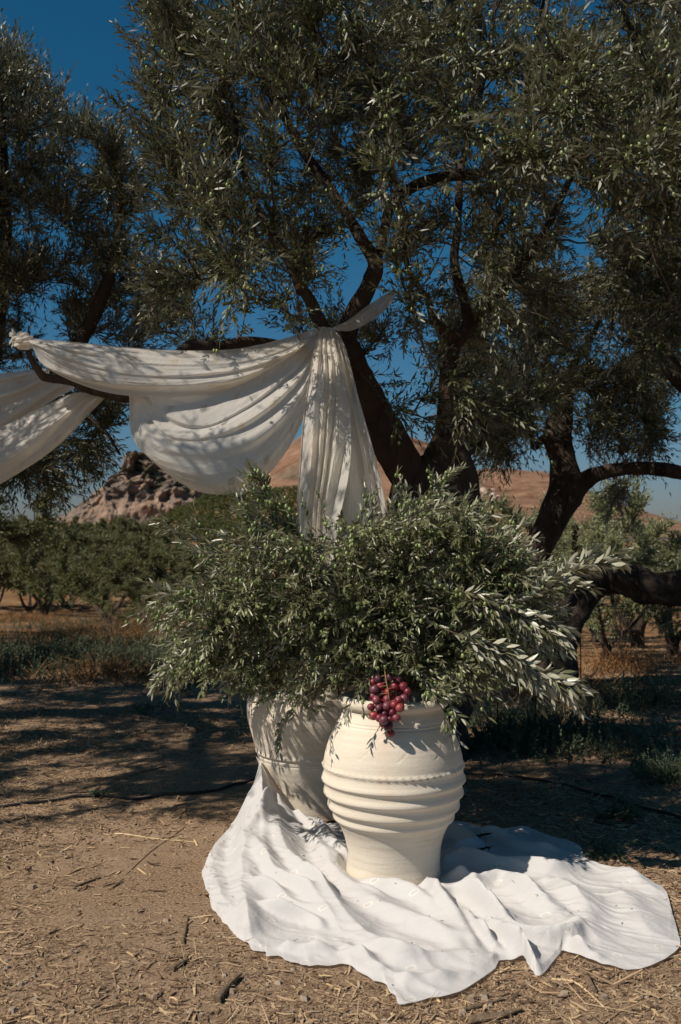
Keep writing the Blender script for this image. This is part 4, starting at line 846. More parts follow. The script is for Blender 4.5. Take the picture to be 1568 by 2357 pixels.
# --- the cloth hanging at the left edge
LD = empty('fabric_swag', P(240, 905, 5.2), category='draped cloth', label='second white swag sinking out of the picture at the left edge, below the bare limb')
mb = MB()
sweep_cloth(mb, [K((-420, 990, 5.5), (-250, 930, 5.45), (-60, 872, 5.42), (40, 854, 5.40), (108, 846, 5.36)), K((-420, 1080, 5.5), (-250, 1010, 5.42), (-40, 940, 5.38), (70, 900, 5.36), (125, 862, 5.34)), K((-420, 1190, 5.5), (-240, 1120, 5.42), (0, 1010, 5.36), (110, 930, 5.33), (175, 892, 5.30))], 130, 70, 2.4, 23, .02, amp=.06)
mb.build('rear_layer', M_DRAPE, LD)
mb = MB()
sweep_cloth(mb, [K((-420, 1120, 5.3), (-220, 1070, 5.25), (0, 984, 5.22), (88, 942, 5.20), (170, 905, 5.18), (225, 903, 5.18)), K((-420, 1180, 5.25), (-200, 1120, 5.20), (0, 1030, 5.15), (110, 968, 5.15), (200, 912, 5.17), (238, 903, 5.18)),
                 K((-420, 1240, 5.25), (-190, 1170, 5.18), (10, 1072, 5.12), (130, 990, 5.13), (215, 920, 5.16), (246, 904, 5.18)), K((-420, 1290, 5.3), (-180, 1210, 5.24), (2, 1114, 5.18), (130, 1030, 5.18), (210, 950, 5.18), (252, 906, 5.19))], 150, 80, 3.2, 29, .03, amp=.06)
mb.build('front_layer', M_DRAPE, LD)
# ------------------------------------------------------------------ cut olive branches in the jars
def branch_thing(px, label, n, L, lw=1.0, droop=.1, olv=.12, r0=.004, nodes=7, side=None, leafL=.06, mats=None, group=None, spreadk=.8):
    c = catmull([P(*q) for q in px], 26); T = empty('olive_branch', tuple(c[0]), category='olive branch', label=label)
    if group: T['group'] = group
    tw = MB(); lf = MB(); ol = []
    tube(tw, c, np.linspace(r0, .0012, 26), 6)
    i = RG.integers(3, 25, n); dv = nrm(np.gradient(c, axis=0))[i]; rd = nrm(RG.normal(size=(n, 3)))
    if side is not None: rd = nrm(rd + np.array(side))
    d = nrm(dv + rd * spreadk); kj = jarlit(c[i] + d * .05); i = i[kj]; d = d[kj]; n = len(i); add_twigs(lf, tw, c[i], d, RG.uniform(.5, 1.3, n) * L, nodes, leafL, lw, droop=droop, hero=True, olives=ol, op=olv, wild=.7)
    add_twigs(lf, tw, c[-3:-2], dv[:1] * 0 + nrm(c[-1] - c[-4]), np.array([L]), nodes, leafL, lw, droop=droop, hero=True)
    lf.build('foliage', mats or M_LEAF_CUT, T); tw.build('stem', M_TWIG, T)
    if ol and len(np.vstack(ol)): olive_meshes('olives', np.vstack(ol), T, keep=16)
    return T
BQ = [(400, 1390), (440, 1350), (500, 1310), (570, 1265), (610, 1210), (650, 1200), (690, 1235), (735, 1265), (800, 1215), (860, 1190), (930, 1180), (1000, 1150), (1050, 1170), (1100, 1210), (1180, 1270), (1240, 1340), (1250, 1420), (1240, 1490), (1200, 1560),
      (1120, 1580), (1060, 1600), (1000, 1595), (940, 1570), (860, 1560), (800, 1575), (720, 1600), (640, 1600), (560, 1575), (470, 1570), (410, 1530), (400, 1460)]
AR = empty('olive_foliage', (0.05, 5.0, .8), category='cut greenery', label='dense mound of cut olive greenery with green fruit filling both jars')
tw = MB(); lf = MB(); ol = []
h1 = catmull([(JX, JY, .55), (JX, JY, .80), (JX, 4.55, 1.0)], 12); h2 = catmull([(-.165, 5.5, .5), (-.165, 5.45, .86), (-.12, 5.3, 1.05), (-.1, 5.1, 1.2)], 14); h3 = catmull([(JX, JY, .6), (JX + .05, JY - .02, .84), (JX + .3, 4.5, .98), (JX + .6, 4.6, 1.05)], 12)
h4 = catmull([(-.165, 5.5, .5), (-.2, 5.4, .88), (-.4, 5.1, 1.05), (-.7, 4.95, 1.1)], 12)
for h in (h1, h2, h3, h4): mb = MB(); tube(mb, h, np.linspace(.011, .007, len(h)), 7); mb.build('main_stem', M_TWIG, AR)
tg = np.vstack([sample_poly(BQ, 270, 4.35, 4.75), sample_poly(BQ, 240, 4.7, 5.5)]); x, y = proj(tg)
tg = np.vstack([tg[~((tg[:, 1] < 4.4) & (y > 1560) & (np.abs(x - 910) < 130))], sample_poly([(805, 1545), (1015, 1545), (1000, 1592), (815, 1592)], 34, 4.36, 4.6)]); tg = spread(tg, .10)
bp, bd = grow(tw, np.vstack([h1[4:], h2[5:], h3[5:], h4[5:]]), None, tg, rmin=.0018, rmax=.006)
n = 5600; i = RG.integers(0, len(bp), n); out = nrm(bp[i] - np.array([.05, 5.15, 1.0])); s = bp[i]
thin = fbm(s * 4.5, 2, 55) > -.42; i = i[thin]; s = s[thin]; out = out[thin]; n = len(i)
d = nrm(bd[i] * .5 + nrm(RG.normal(size=(n, 3))) * .75 + out * .55 + np.array([0, -.15, -.05]))
e = s + d * .10; k = np.ones(n, bool); x, y = proj(e); k &= inpoly(x, y, [(a + (-14 if a < 800 else 14), b) for a, b in BQ]) | (RG.random(n) < .25)
x2, y2 = proj(s + d * .17); k &= y2 < 1612; k &= inpoly(x2, y2, [(a + (-22 if a < 800 else 22), b - (14 if b < 1300 else 0)) for a, b in BQ]); k &= ~((e[:, 1] < 4.32) & (y2 > 1585) & (np.abs(x2 - 905) < 125)); k &= ~((np.abs(x2 - 897) < 48) & (y2 > 1552) & (e[:, 1] < 4.45)); k &= (e[:, 1] > 4.12); k &= jarlit(e)
s, d = s[k], d[k]; add_twigs(lf, tw, s, d, RG.uniform(.12, .27, len(s)), 7, .058, .92, droop=.12, hero=True, olives=ol, op=.13, trad=.0014)
es, ed2 = [], []
for j in range(170):   # longer sprays breaking the outline
    a_ = RG.uniform(math.pi * 1.0, math.pi * 2.05); c_ = np.array([820 + 400 * math.cos(a_), 1400 + 215 * math.sin(a_)]); Y = RG.uniform(4.35, 5.0)
    if inpoly(np.array([c_[0]]), np.array([c_[1]]), BQ)[0]: es.append(P(c_[0], c_[1], Y)); ed2.append(nrm(np.array(P(c_[0] + 60 * math.cos(a_), c_[1] + 50 * math.sin(a_) + RG.normal(0, 25), Y - RG.uniform(-.1, .15))) - es[-1]))
add_twigs(lf, tw, es, ed2, RG.uniform(.16, .27, len(es)), 9, .054, 1.1, droop=.15, hero=True, olives=ol, op=.16, wild=.6)
es, ed2 = [], []
for j in range(64):
    a_ = RG.uniform(math.pi * .93, math.pi * 2.0); c_ = np.array([800 + 345 * math.cos(a_), 1400 + 175 * math.sin(a_)]); Y = RG.uniform(4.35, 4.9); b_ = np.array(P(*c_, Y))
    es.append(b_); ed2.append(nrm(np.array(P(c_[0] + 60 * math.cos(a_), c_[1] + 42 * math.sin(a_) + RG.normal(0, 22), Y - RG.uniform(-.05, .1))) - b_))
add_twigs(lf, tw, es, ed2, RG.uniform(.22, .34, len(es)), 13, .054, .95, droop=.22, hero=True, olives=ol, op=.16, wild=.6, trad=.0022)
lf.build('foliage', M_LEAF_CUT, AR); tw.build('stems', M_TWIG, AR); olive_meshes('olives', np.vstack(ol), AR, keep=100)
branch_thing([(1060, 1450, 4.35), (1150, 1405, 4.3), (1240, 1355, 4.3), (1320, 1310, 4.3), (1390, 1285, 4.3)], 'long silvery olive branch reaching out to the right, level with the thick limb', 46, .14, 1.35, .2, .0, leafL=.078, spreadk=.55, side=(0.2, 0, -.25))
branch_thing([(1000, 1440, 4.25), (1080, 1470, 4.2), (1160, 1505, 4.2), (1230, 1540, 4.2), (1285, 1565, 4.2)], 'silvery olive branch drooping at the lower right edge of the bouquet', 40, .14, 1.35, .25, .0, leafL=.078, spreadk=.5, side=(.2, 0, -.3))
branch_thing([(1040, 1350, 4.3), (1110, 1380, 4.25), (1190, 1410, 4.25), (1270, 1450, 4.25)], 'olive branch with pale upturned leaves between the two silvery ones on the right', 34, .14, 1.3, .25, .02, leafL=.072, spreadk=.55, side=(.2, 0, -.3))
branch_thing([(800, 1560, 4.6), (740, 1580, 4.7), (690, 1610, 4.85), (655, 1660, 4.95), (645, 1690, 4.98)], 'olive sprig hanging in front of the smooth jar', 12, .10, 1.2, .35, .12, leafL=.062, nodes=5)
branch_thing([(620, 1400, 4.6), (520, 1385, 4.55), (430, 1378, 4.5), (360, 1388, 4.5)], 'olive branch sticking out farthest left from the bouquet', 24, .12, 1.1, .12, .15, leafL=.056)
branch_thing([(600, 1270, 4.7), (520, 1238, 4.65), (450, 1215, 4.6), (385, 1203, 4.6)], 'thin olive branch reaching up and left against the distant grove', 12, .10, 1.1, .1, .08, leafL=.062, nodes=5)
branch_thing([(700, 1260, 4.7), (660, 1190, 4.65), (620, 1140, 4.6), (592, 1105, 4.6)], 'upright olive branch left of the hanging panel, its tip above the swag hem', 26, .11, 1.1, 0, .2, leafL=.054)
branch_thing([(620, 1250, 4.6), (585, 1200, 4.6), (550, 1155, 4.6)], 'short olive sprig pointing up and left under the swag', 10, .09, 1.1, 0, .1, leafL=.06, nodes=5)
branch_thing([(560, 1490, 4.55), (480, 1490, 4.5), (420, 1510, 4.5), (385, 1550, 4.5)], 'olive branch drooping at the lower left corner of the bouquet', 26, .12, 1.1, .25, .15, leafL=.056)
branch_thing([(960, 1570, 4.3), (1010, 1590, 4.22), (1036, 1625, 4.20), (1046, 1668, 4.19)], 'small fruited sprig hanging over the right side of the ridged jar', 9, .07, 1.2, .35, .25, leafL=.056, nodes=4)
branch_thing([(880, 1530, 4.35), (848, 1562, 4.25), (822, 1592, 4.19), (806, 1622, 4.17)], 'short sprig spilling over the ridged jar rim left of the grapes', 8, .07, 1.15, .25, .15, leafL=.05, nodes=4)
branch_thing([(930, 1530, 4.35), (962, 1560, 4.26), (985, 1582, 4.20), (1000, 1600, 4.18)], 'short sprig resting on the ridged jar rim right of the grapes', 9, .07, 1.15, .2, .25, leafL=.05, nodes=4)
branch_thing([(880, 1250, 4.9), (930, 1180, 4.85), (985, 1130, 4.8), (1028, 1098, 4.8)], 'fruited olive branch rising in front of the old trunk', 20, .11, 1.1, 0, .22, leafL=.056)
branch_thing([(862, 1220, 4.85), (850, 1170, 4.8), (842, 1135, 4.8)], 'small upright sprig in front of the foot of the hanging panel', 6, .07, 1.2, 0, .2, leafL=.05, nodes=4)
branch_thing([(810, 1440, 4.4), (780, 1500, 4.45), (750, 1550, 4.55), (728, 1592, 4.6)], 'large leaved sprig crossing from the ridged jar towards the smooth one', 9, .12, 1.3, .3, .05, leafL=.078, nodes=5)

# ------------------------------------------------------------------ grapes
def grape_mat():
    m, n, out = mat('red_grape'); p = n.nodes.new('ShaderNodeBsdfPrincipled'); oi = n.nodes.new('ShaderNodeObjectInfo')
    c = ramp(n, [(0, (0.05, 0.004, 0.014)), (0.5, (0.11, 0.007, 0.018)), (0.85, (0.19, 0.014, 0.022)), (1.0, (0.27, 0.035, 0.028))], oi.outputs['Random']).outputs[0]
    nz = noise(n, 60, 4, .6, coords(n)); bl = noise(n, 18, 3, .5, coords(n))
    c = mixc(n, ramp(n, [(.45, (0, 0, 0)), (.8, (.22, .22, .22))], bl.outputs[0]).outputs[0], c, (0.42, 0.28, 0.34))
    n.links.new(c, p.inputs['Base Color']); p.inputs['Roughness'].default_value = .28; p.inputs['Subsurface Weight'].default_value = .35; p.inputs['Subsurface Radius'].default_value = (.012, .003, .003); p.inputs['Subsurface Scale'].default_value = 1
    r_ = ramp(n, [(.3, (.34,) * 3), (.7, (.6,) * 3)], nz.outputs[0]); n.links.new(r_.outputs[0], p.inputs['Roughness']); n.links.new(p.outputs[0], out.inputs['Surface']); return m
GB = empty('grape_bunch', P(895, 1600, 4.17), category='grapes', label='bunch of red grapes hanging over the rim of the ridged jar')
gl = [(910, 200), (990, 190), (930, 245), (1025, 250), (1080, 250), (850, 272), (890, 270), (937, 292), (982, 285), (1108, 283), (878, 318), (972, 333), (1085, 330), (902, 340), (1050, 340), (1020, 370), (868, 385), (921, 390), (972, 378), (1057, 390),
      (885, 440), (1010, 420), (957, 430), (922, 457), (952, 470), (1033, 457), (992, 467), (950, 490), (980, 508), (996, 557), (1060, 295), (1040, 215), (955, 225), (880, 220), (1000, 320), (940, 340), (1000, 430), (930, 420)]
me = uv_ball('grape', grape_mat(), .0182, 1.0, 20, 14); placed = []
for j, (a, b) in enumerate(gl):
    px, py = 550 + a * .3507, 1492.6 + b * .3507; z_ = P(px, py, 4.17)[2]
    base = 4.47 - np.interp(z_, [.62, .70, .74, .765, .80, .86], [.282, .245, .262, .268, .262, .215]) - .020
    Y = base - (.012 if j < 30 else -.012) + random.Random(j).uniform(-.006, .004)
    q = np.array(P(px, py, Y))
    for o_ in placed:                      # push overlapping berries forward until they only touch
        dxz = math.hypot(q[0] - o_[0], q[2] - o_[2]); need = .030
        if dxz < need and abs(q[1] - o_[1]) < math.sqrt(need ** 2 - dxz ** 2) and j < 30: q = np.array(P(px, py, o_[1] - math.sqrt(need ** 2 - dxz ** 2) if o_[1] - q[1] < 0.03 else q[1]))
    q[1] = max(q[1], base - .055); placed.append(q)
    o = bpy.data.objects.new('grape', me); COL.objects.link(o); o.parent = GB; o.location = Vector(q) - GB.location; s_ = random.Random(j + 50).uniform(.88, 1.12); o.scale = (s_, s_ * random.Random(j).uniform(.93, 1.05), s_ * random.Random(j + 9).uniform(.98, 1.14)); o.rotation_euler = (j, j * .7, 0)
tw = MB(); c = catmull([P(885, 1530, 4.30), P(888, 1560, 4.21), P(895, 1600, 4.185), P(898, 1650, 4.18), P(899, 1685, 4.17)], 20); tube(tw, c, .0022, 6)
for q in placed[::2]: i = int(np.argmin(np.sum((c - q) ** 2, 1))); tube(tw, [c[i], (c[i] + q) / 2 + [0, 0, .004], q], .0012, 4)
tw.build('stalk', simple('grape_stalk', (.22, .16, .06), .7), GB)

# ------------------------------------------------------------------ litter on the ground
def in_cloth(p): return inpoly(p[:, 0], p[:, 1], OUTLINE)
def chips(mb, p, L, W, T_, rng, rnd, tilt=.18, curve=.15):
    n = len(p); a = rng.uniform(0, math.pi * 2, n); up = rng.normal(0, tilt, n)
    d = np.stack([np.cos(a) * np.cos(up), np.sin(a) * np.cos(up), np.sin(up)], -1); s = nrm(np.cross(d, [0, 0, 1])); s = nrm(s + np.array([0, 0, 1]) * rng.normal(0, .3, (n, 1))); u = np.cross(s, d)
    L = L[:, None] * .5; W = W[:, None] * .5; T_ = T_[:, None] * .5; bend = s * L * rng.normal(0, curve, (n, 1)) + u * L * rng.normal(0, curve * .6, (n, 1))
    V = []
    for (t, k) in ((-1, .7), (0, 1), (1, .55)):
        c = p + d * L * t + bend * (t * t)
        for (x_, z_) in ((-1, -1), (1, -1), (1, 1), (-1, 1)): V.append(c + s * W * x_ * k + u * T_ * z_ * k)
    V = np.stack(V, 1).reshape(-1, 3); i = (np.arange(n) * 12)[:, None, None]
    F = np.array([[0, 1, 5, 4], [1, 2, 6, 5], [2, 3, 7, 6], [3, 0, 4, 7], [4, 5, 9, 8], [5, 6, 10, 9], [6, 7, 11, 10], [7, 4, 8, 11], [3, 2, 1, 0], [8, 9, 10, 11]])
    mb.add(V, (i + F[None]).reshape(-1, 4), np.repeat(rnd, 12))
rg = np.random.default_rng(77)
def scatter(n, y0, y1, powr, dens=None):
    y = y0 + (y1 - y0) * rg.random(n) ** powr; x = rg.uniform(-.37, .37, n) * y; p = np.stack([x, y, height(x, y)], -1)
    p = p[~in_cloth(p)]
    q = fbm(np.stack([p[:, 0] * 1.1, p[:, 1] * 1.1, 0 * p[:, 0]], -1), 3, 44); return p[rg.random(len(p)) < np.clip(.62 + q * .7, .08, 1)]
mb = MB()
p = scatter(88000, 2.9, 8.5, 1.25); n = len(p); p[:, 2] += .002
chips(mb, p, rg.gamma(2.2, .0075, n) + .006, rg.uniform(.0015, .0045, n), rg.uniform(.0008, .0025, n), rg, rg.random(n) * .95, .2)
p = scatter(4200, 2.9, 6.5, 1.1); n = len(p); p[:, 2] += .004; chips(mb, p, rg.gamma(3, .016, n) + .02, rg.uniform(.004, .010, n), rg.uniform(.002, .005, n), rg, rg.random(n), .10, .2)
p = scatter(3600, 2.9, 9.5, 1.0); n = len(p); p[:, 2] += .006; chips(mb, p, rg.gamma(3, .03, n) + .03, rg.uniform(.0012, .003, n), rg.uniform(.0012, .0025, n), rg, .45 + .45 * rg.random(n), .08, .35)
p = scatter(24000, 7, 17, 1.3); n = len(p); p[:, 2] += .003; chips(mb, p, rg.gamma(2.5, .02, n) + .02, rg.uniform(.004, .010, n), rg.uniform(.002, .004, n), rg, rg.random(n), .25, .2)
mb.build('litter', rnd_mat('dry_litter', [(0, (0.05, 0.032, 0.02)), (.3, (0.19, 0.12, 0.075)), (.6, (0.33, 0.225, 0.14)), (.85, (0.48, 0.35, 0.22)), (1, (0.56, 0.40, 0.22))]), smooth=False, kind='stuff', label='bark chips, straw and dry leaves strewn on the dirt')
# a few bits of bark and straw blown onto the cloth
mbc = MB(); kk = np.random.default_rng(31); iu = kk.integers(10, CX.shape[0] - 10, 70); iv = kk.integers(10, CX.shape[1] - 8, 70); pc = CX[iu, iv] + [0, 0, .003]
chips(mbc, pc, kk.gamma(2, .006, 70) + .004, kk.uniform(.001, .003, 70), kk.uniform(.0008, .0015, 70), kk, kk.random(70) * .8, .05)
# small stones and clods
mb = MB(); p = scatter(5000, 2.9, 9, 1.2); t = np.linspace(0, 2 * math.pi, 7)[:-1]; n = len(p); r = rg.gamma(2, .0022, n) + .002
ring = np.stack([np.cos(t), np.sin(t), 0 * t], -1)[None] * rg.uniform(.7, 1.3, (n, 6, 1)) * r[:, None, None]
V = np.concatenate([p[:, None] + ring, p[:, None] + ring * .65 + np.stack([0 * r, 0 * r, r * .8], -1)[:, None]], 1).reshape(-1, 3); i = (np.arange(n) * 12)[:, None, None]; k = np.arange(6); j = (k + 1) % 6
mb.add(V, (i + np.stack([k, j, j + 6, k + 6], -1)[None]).reshape(-1, 4), np.repeat(rg.random(n), 12)); mb.add(V, (np.arange(n) * 12)[:, None] + np.arange(6, 12)[None], np.repeat(rg.random(n), 12))
mb.build('pebbles', rnd_mat('clods', [(0, (0.14, 0.10, 0.07)), (1, (0.36, 0.28, 0.21))]), smooth=False, kind='stuff', label='small clods and pebbles in the dirt')
mbc.build('specks', rnd_mat('blown_litter', [(0, (0.06, 0.04, 0.025)), (1, (0.34, 0.23, 0.13))]), smooth=False, kind='stuff', label='specks of bark and straw blown onto the white cloth')
# larger sticks, each its own thing
M_STICK = bark_mat('weathered_wood', (0.15, 0.105, 0.07), (0.42, 0.31, 0.21), 40)
M_STRAW = simple('straw', (0.52, 0.40, 0.23), .8, .2, .25)
def stick(px, r, label, m_=None, cat='stick', name='stick', lift=0.0):
    c = catmull([gp(a, b, .008 + lift) for a, b in px], 14); c[:, 2] = height(c[:, 0], c[:, 1]) + r * .8 + lift
    mb = MB(); tube(mb, c, np.linspace(r, r * .55, 14), 7, gnarl=.15, gf=30, seed=int(px[0][0])); o = mb.build(name, m_ or M_STICK, origin=tuple(c[0])); o['category'] = cat; o['label'] = label
stick([(265, 1912), (340, 1925), (420, 1933), (450, 1936)], .0035, 'long pale straw stem lying on the dirt left of the white cloth', M_STRAW, 'straw stem', 'straw_stem')
stick([(420, 1905), (350, 1955), (290, 2010)], .003, 'thin reddish stem crossing under the long pale straw', None)
stick([(168, 2045), (200, 2030), (232, 2016)], .0065, 'grey stick lying alone at the left, halfway down the bare dirt')
stick([(420, 2170), (428, 2130), (432, 2110)], .007, 'short dark stick pointing away from the camera, close to the left edge of the cloth')
stick([(500, 2305), (530, 2270), (552, 2250)], .014, 'stout split piece of wood below the left edge of the cloth')
stick([(395, 2240), (420, 2222), (433, 2213)], .010, 'small dark chunk of wood on the dirt in the lower left')
stick([(1060, 2322), (1110, 2310), (1160, 2297)], .008, 'straight brown stick below the front point of the cloth')
stick([(1080, 2345), (1150, 2336), (1200, 2322)], .013, 'thick broken stick at the bottom edge, right of the front point of the cloth')
stick([(1340, 2236), (1352, 2255), (1370, 2285)], .013, 'pale wedge of wood lying right of the front folds of the cloth')
stick([(1270, 2250), (1330, 2262), (1400, 2330)], .004, 'long pale stem beside the wood wedge at the lower right', M_STRAW, 'straw stem', 'straw_stem')
stick([(380, 1765), (335, 1778), (262, 1796)], .008, 'flat pale splinter lying by the irrigation hose'[:60])
# dark dry twigs dropped on the shaded part of the cloth
for (pts, lab) in (([(1086, 1930), (1110, 1922), (1130, 1918)], 'dark dry twig on the shaded cloth right of the ridged jar, the rear one'), ([(1090, 1958), (1108, 1954), (1128, 1950)], 'crumbly dark sprig on the shaded cloth, the nearer one')):
    c = catmull([gp(a, b, .05) for a, b in pts], 10); mb = MB(); tube(mb, c, .004, 6, gnarl=.2, gf=40)
    for j in range(26):
        a = c[RG.integers(0, 10)]; tube(mb, [a, a + RG.normal(0, .012, 3) * [1, 1, .6]], [.002, .001], 4)
    o = mb.build('dry_twig', simple('dead_twig', (.035, .022, .018), .9, .1, .3), origin=tuple(c[0])); o['category'] = 'twig'; o['label'] = lab
# black irrigation hose
M_HOSE = simple('black_hose', (.012, .012, .013), .55, .4, .2)
for (px, lab) in (([(-300, 1890), (-60, 1858), (60, 1844), (180, 1834), (300, 1832), (420, 1826), (500, 1818), (545, 1808), (575, 1796), (640, 1782), (760, 1776), (900, 1778), (1060, 1782), (1160, 1786), (1250, 1796), (1340, 1815), (1420, 1838), (1500, 1868), (1580, 1892), (1760, 1960)], 'thin black irrigation hose running across the dirt behind the jars'),
                  ([(1250, 1560), (1330, 1562), (1420, 1566), (1500, 1572), (1600, 1578)], 'second dark hose farther back, by the foot of the leaning tree')):
    c = catmull([gp(a, b, .012) for a, b in px], 160); c[:, 2] = height(c[:, 0], c[:, 1]) + .010 + .004 * np.sin(np.arange(160) * .35)
    mb = MB(); tube(mb, c, .0085, 8); o = mb.build('irrigation_hose', M_HOSE, origin=tuple(c[0])); o['category'] = 'hose'; o['label'] = lab

# ------------------------------------------------------------------ weeds and dry grass
def plant(px, py, label, n, L, m_, cat='weed', name='weed', leafL=.03, w_=1.6, sp=1.0, zup=.7, hero=False):
    b = gp(px, py, 0); T = empty(name, (b[0], b[1], float(height(b[0], b[1]))), category=cat, label=label); tw = MB(); lf = MB(); b[2] = T.location.z
    d = nrm(RG.normal(size=(n, 3)) * sp + np.array([0, 0, zup])); d[:, 2] = np.abs(d[:, 2]); s = b + np.stack([RG.normal(0, L * .55, n), RG.normal(0, L * .5, n), np.full(n, .01)], -1)
    for k in range(2):
        add_twigs(lf, tw, s, d, RG.uniform(.5, 1.1, n) * L, 8, leafL, w_, droop=.1, trad=.0015); s = s + d * L * .5; d = nrm(d + RG.normal(size=d.shape) * .6)
    lf.build('foliage', m_, T, smooth=False); tw.build('stems', simple('green_stem', (.10, .12, .06), .8), T); return T
plant(1530, 1795, 'bushy grey green weed at the right edge behind the black hose', 120, .16, M_WEED, leafL=.022)
plant(1470, 1740, 'feathery light green weed left of the bushy one at the right edge', 34, .14, M_WEED, leafL=.02, zup=1.2)
plant(1428, 1885, 'small broad leaved weed in the shade below the hose on the right', 26, .07, M_WEED, leafL=.026, w_=2.2)
plant(1404, 1676, 'slim upright weed spike on the sunlit patch behind the cloth', 9, .14, M_WEED, leafL=.018, sp=.3, zup=2)
plant(1180, 1665, 'low green weed just right of the ridged jar, in the shade', 30, .10, M_WEED, leafL=.024)
plant(1240, 1700, 'dark ground hugging weed in the middle of the shade on the right', 50, .14, M_WEED, leafL=.022, zup=.3)
plant(225, 1838, 'tiny grey weed growing against the hose on the left', 14, .035, M_WEED, leafL=.016)
plant(340, 1640, 'little weed alone in the dark shade on the left', 14, .09, M_WEED, leafL=.022, sp=.5, zup=1.3)
plant(1400, 1968, 'grey creeping sprig at the right edge of the cloth', 16, .09, M_WEED, leafL=.02, zup=.1)
# tall dried seed stalks behind the bouquet
M_DRY = simple('dried_seedhead', (.10, .045, .025), .9, .1, .3)
for (px, top, h_, lab) in ((1130, 1125, .9, 'tallest dried brown seed stalk, behind the bouquet on the right'), (1218, 1192, .7, 'short dried seed stalk left of the leaning trunk'), (1322, 1210, .7, 'dried seed stalk right of the leaning trunk')):
    a = np.array(P(px, top, 7.2)); mb = MB(); b = np.array([a[0] + .05, 7.25, 0.0]); c = catmull([b, (a + b) / 2 + [.02, 0, 0], a], 16); tube(mb, c, np.linspace(.006, .002, 16), 5)
    for j in range(70):
        t = RG.uniform(.72, 1.0); q = b + (a - b) * t + RG.normal(0, .012, 3); dd = nrm(RG.normal(size=3)); rr = .007
        mb.add(q + np.array([[rr, 0, 0], [-rr, 0, 0], [0, rr, 0], [0, -rr, 0], [0, 0, rr * 1.5], [0, 0, -rr * 1.5]]), [[0, 2, 4], [2, 1, 4], [1, 3, 4], [3, 0, 4], [2, 0, 5], [1, 2, 5], [3, 1, 5], [0, 3, 5]])
    for j in range(5):
        t = RG.uniform(.45, .85); q = b + (a - b) * t; e = q + np.array([RG.normal(0, .05), RG.normal(0, .05), .10]); tube(mb, [q, e], [.002, .001], 4)
        for k_ in range(8): z_ = q + (e - q) * RG.random() + RG.normal(0, .006, 3); mb.add(z_ + np.array([[.006, 0, 0], [-.006, 0, 0], [0, 0, .009], [0, .006, 0]]), [[0, 1, 2], [0, 2, 3], [1, 3, 2]])
    o = mb.build('seed_stalk', M_DRY, origin=tuple(b)); o['category'] = 'dried plant'; o['label'] = lab
def blades(mb, p, L, rng, w_=.0025, lean=.5):
    n = len(p); d = nrm(np.stack([rng.normal(0, lean, n), rng.normal(0, lean, n), np.ones(n)], -1)); s = nrm(np.cross(d, rng.normal(size=(n, 3)))) * w_; L = L[:, None]
    m1 = p + d * L * .55; tip = p + d * L + np.stack([rng.normal(0, .3, n), rng.normal(0, .3, n), -.1 * np.ones(n)], -1) * L
    V = np.stack([p - s, p + s, m1 + s * .7, m1 - s * .7, tip], 1).reshape(-1, 3); i = (np.arange(n) * 5)[:, None]; r = np.repeat(rng.random(n), 5)
    b = mb.n; mb.add(V, i + np.array([[0, 1, 2, 3]]), r); mb.loops.append((i + np.array([[3, 2, 4]]) + b).ravel()); mb.sizes.append(np.full(n, 3)); mb.mi.append(np.zeros(n, np.int32))
def patch(polys, n, seed):
    out = []
    for (cx, cy, w2, h2, k) in polys:
        m_ = int(n * k); px = rg.normal(cx, w2, m_); py = rg.normal(cy, h2, m_); py = np.maximum(py, 1262); a = PXH / 2 - py; dy, dz = ct * FPX - st_ * a, st_ * FPX + ct * a
        Y = -EYE / dz * dy
        for _ in range(6): Y = (height((px - PXW / 2) / FPX * Y, Y) - EYE) / dz * dy
        x = (px - PXW / 2) / FPX * Y; out.append(np.stack([x, Y, height(x, Y)], -1))
    return np.vstack(out)
M_GRASS = rnd_mat('dry_grass', [(0, (0.075, 0.036, 0.014)), (.5, (0.19, 0.088, 0.032)), (1, (0.33, 0.20, 0.095))])
mb = MB(); pc_ = patch([(60, 1425, 60, 10, .5), (180, 1470, 90, 12, .8), (330, 1450, 60, 20, 1.0), (430, 1430, 40, 26, .8), (130, 1400, 70, 8, .5), (300, 1560, 100, 8, .25), (1350, 1550, 90, 24, .22), (1500, 1545, 70, 22, .14), (1290, 1600, 40, 12, .2), (1140, 1480, 60, 25, .5)], 70, 1)
p = np.vstack([c_ + rg.normal(size=(60, 3)) * [.22, .22, 0] * rg.uniform(.5, 1.6) for c_ in pc_ if c_[1] < 60]); p[:, 2] = height(p[:, 0], p[:, 1])
blades(mb, p, rg.uniform(.08, .34, len(p)), rg, .004, .8); mb.build('dry_grass', M_GRASS, smooth=False, kind='stuff', label='clumps of orange dry grass under the grove trees')
mb = MB(); tw = MB(); p = patch([(150, 1505, 120, 26, .7), (330, 1500, 90, 26, .8), (250, 1455, 90, 22, .3), (60, 1520, 70, 24, .5), (420, 1530, 50, 26, .6), (200, 1440, 130, 12, .5), (1200, 1690, 90, 22, .35), (1450, 1620, 70, 12, .3), (1300, 1720, 120, 25, .25)], 1500, 2)
d = nrm(rg.normal(size=p.shape) * .5 + [0, 0, 1]); add_twigs(mb, tw, p, d, rg.uniform(.08, .26, len(p)), 8, .032, 2.0, droop=.1, trad=.002)
tw.v = tw.v; mb.build('undergrowth', M_WEED, smooth=False, kind='stuff', label='low dark green weeds carpeting the shade')
tw.build('weed_stems', simple('weed_stem', (.16, .10, .06), .9), kind='stuff', label='thin stems of the weeds in the shade')

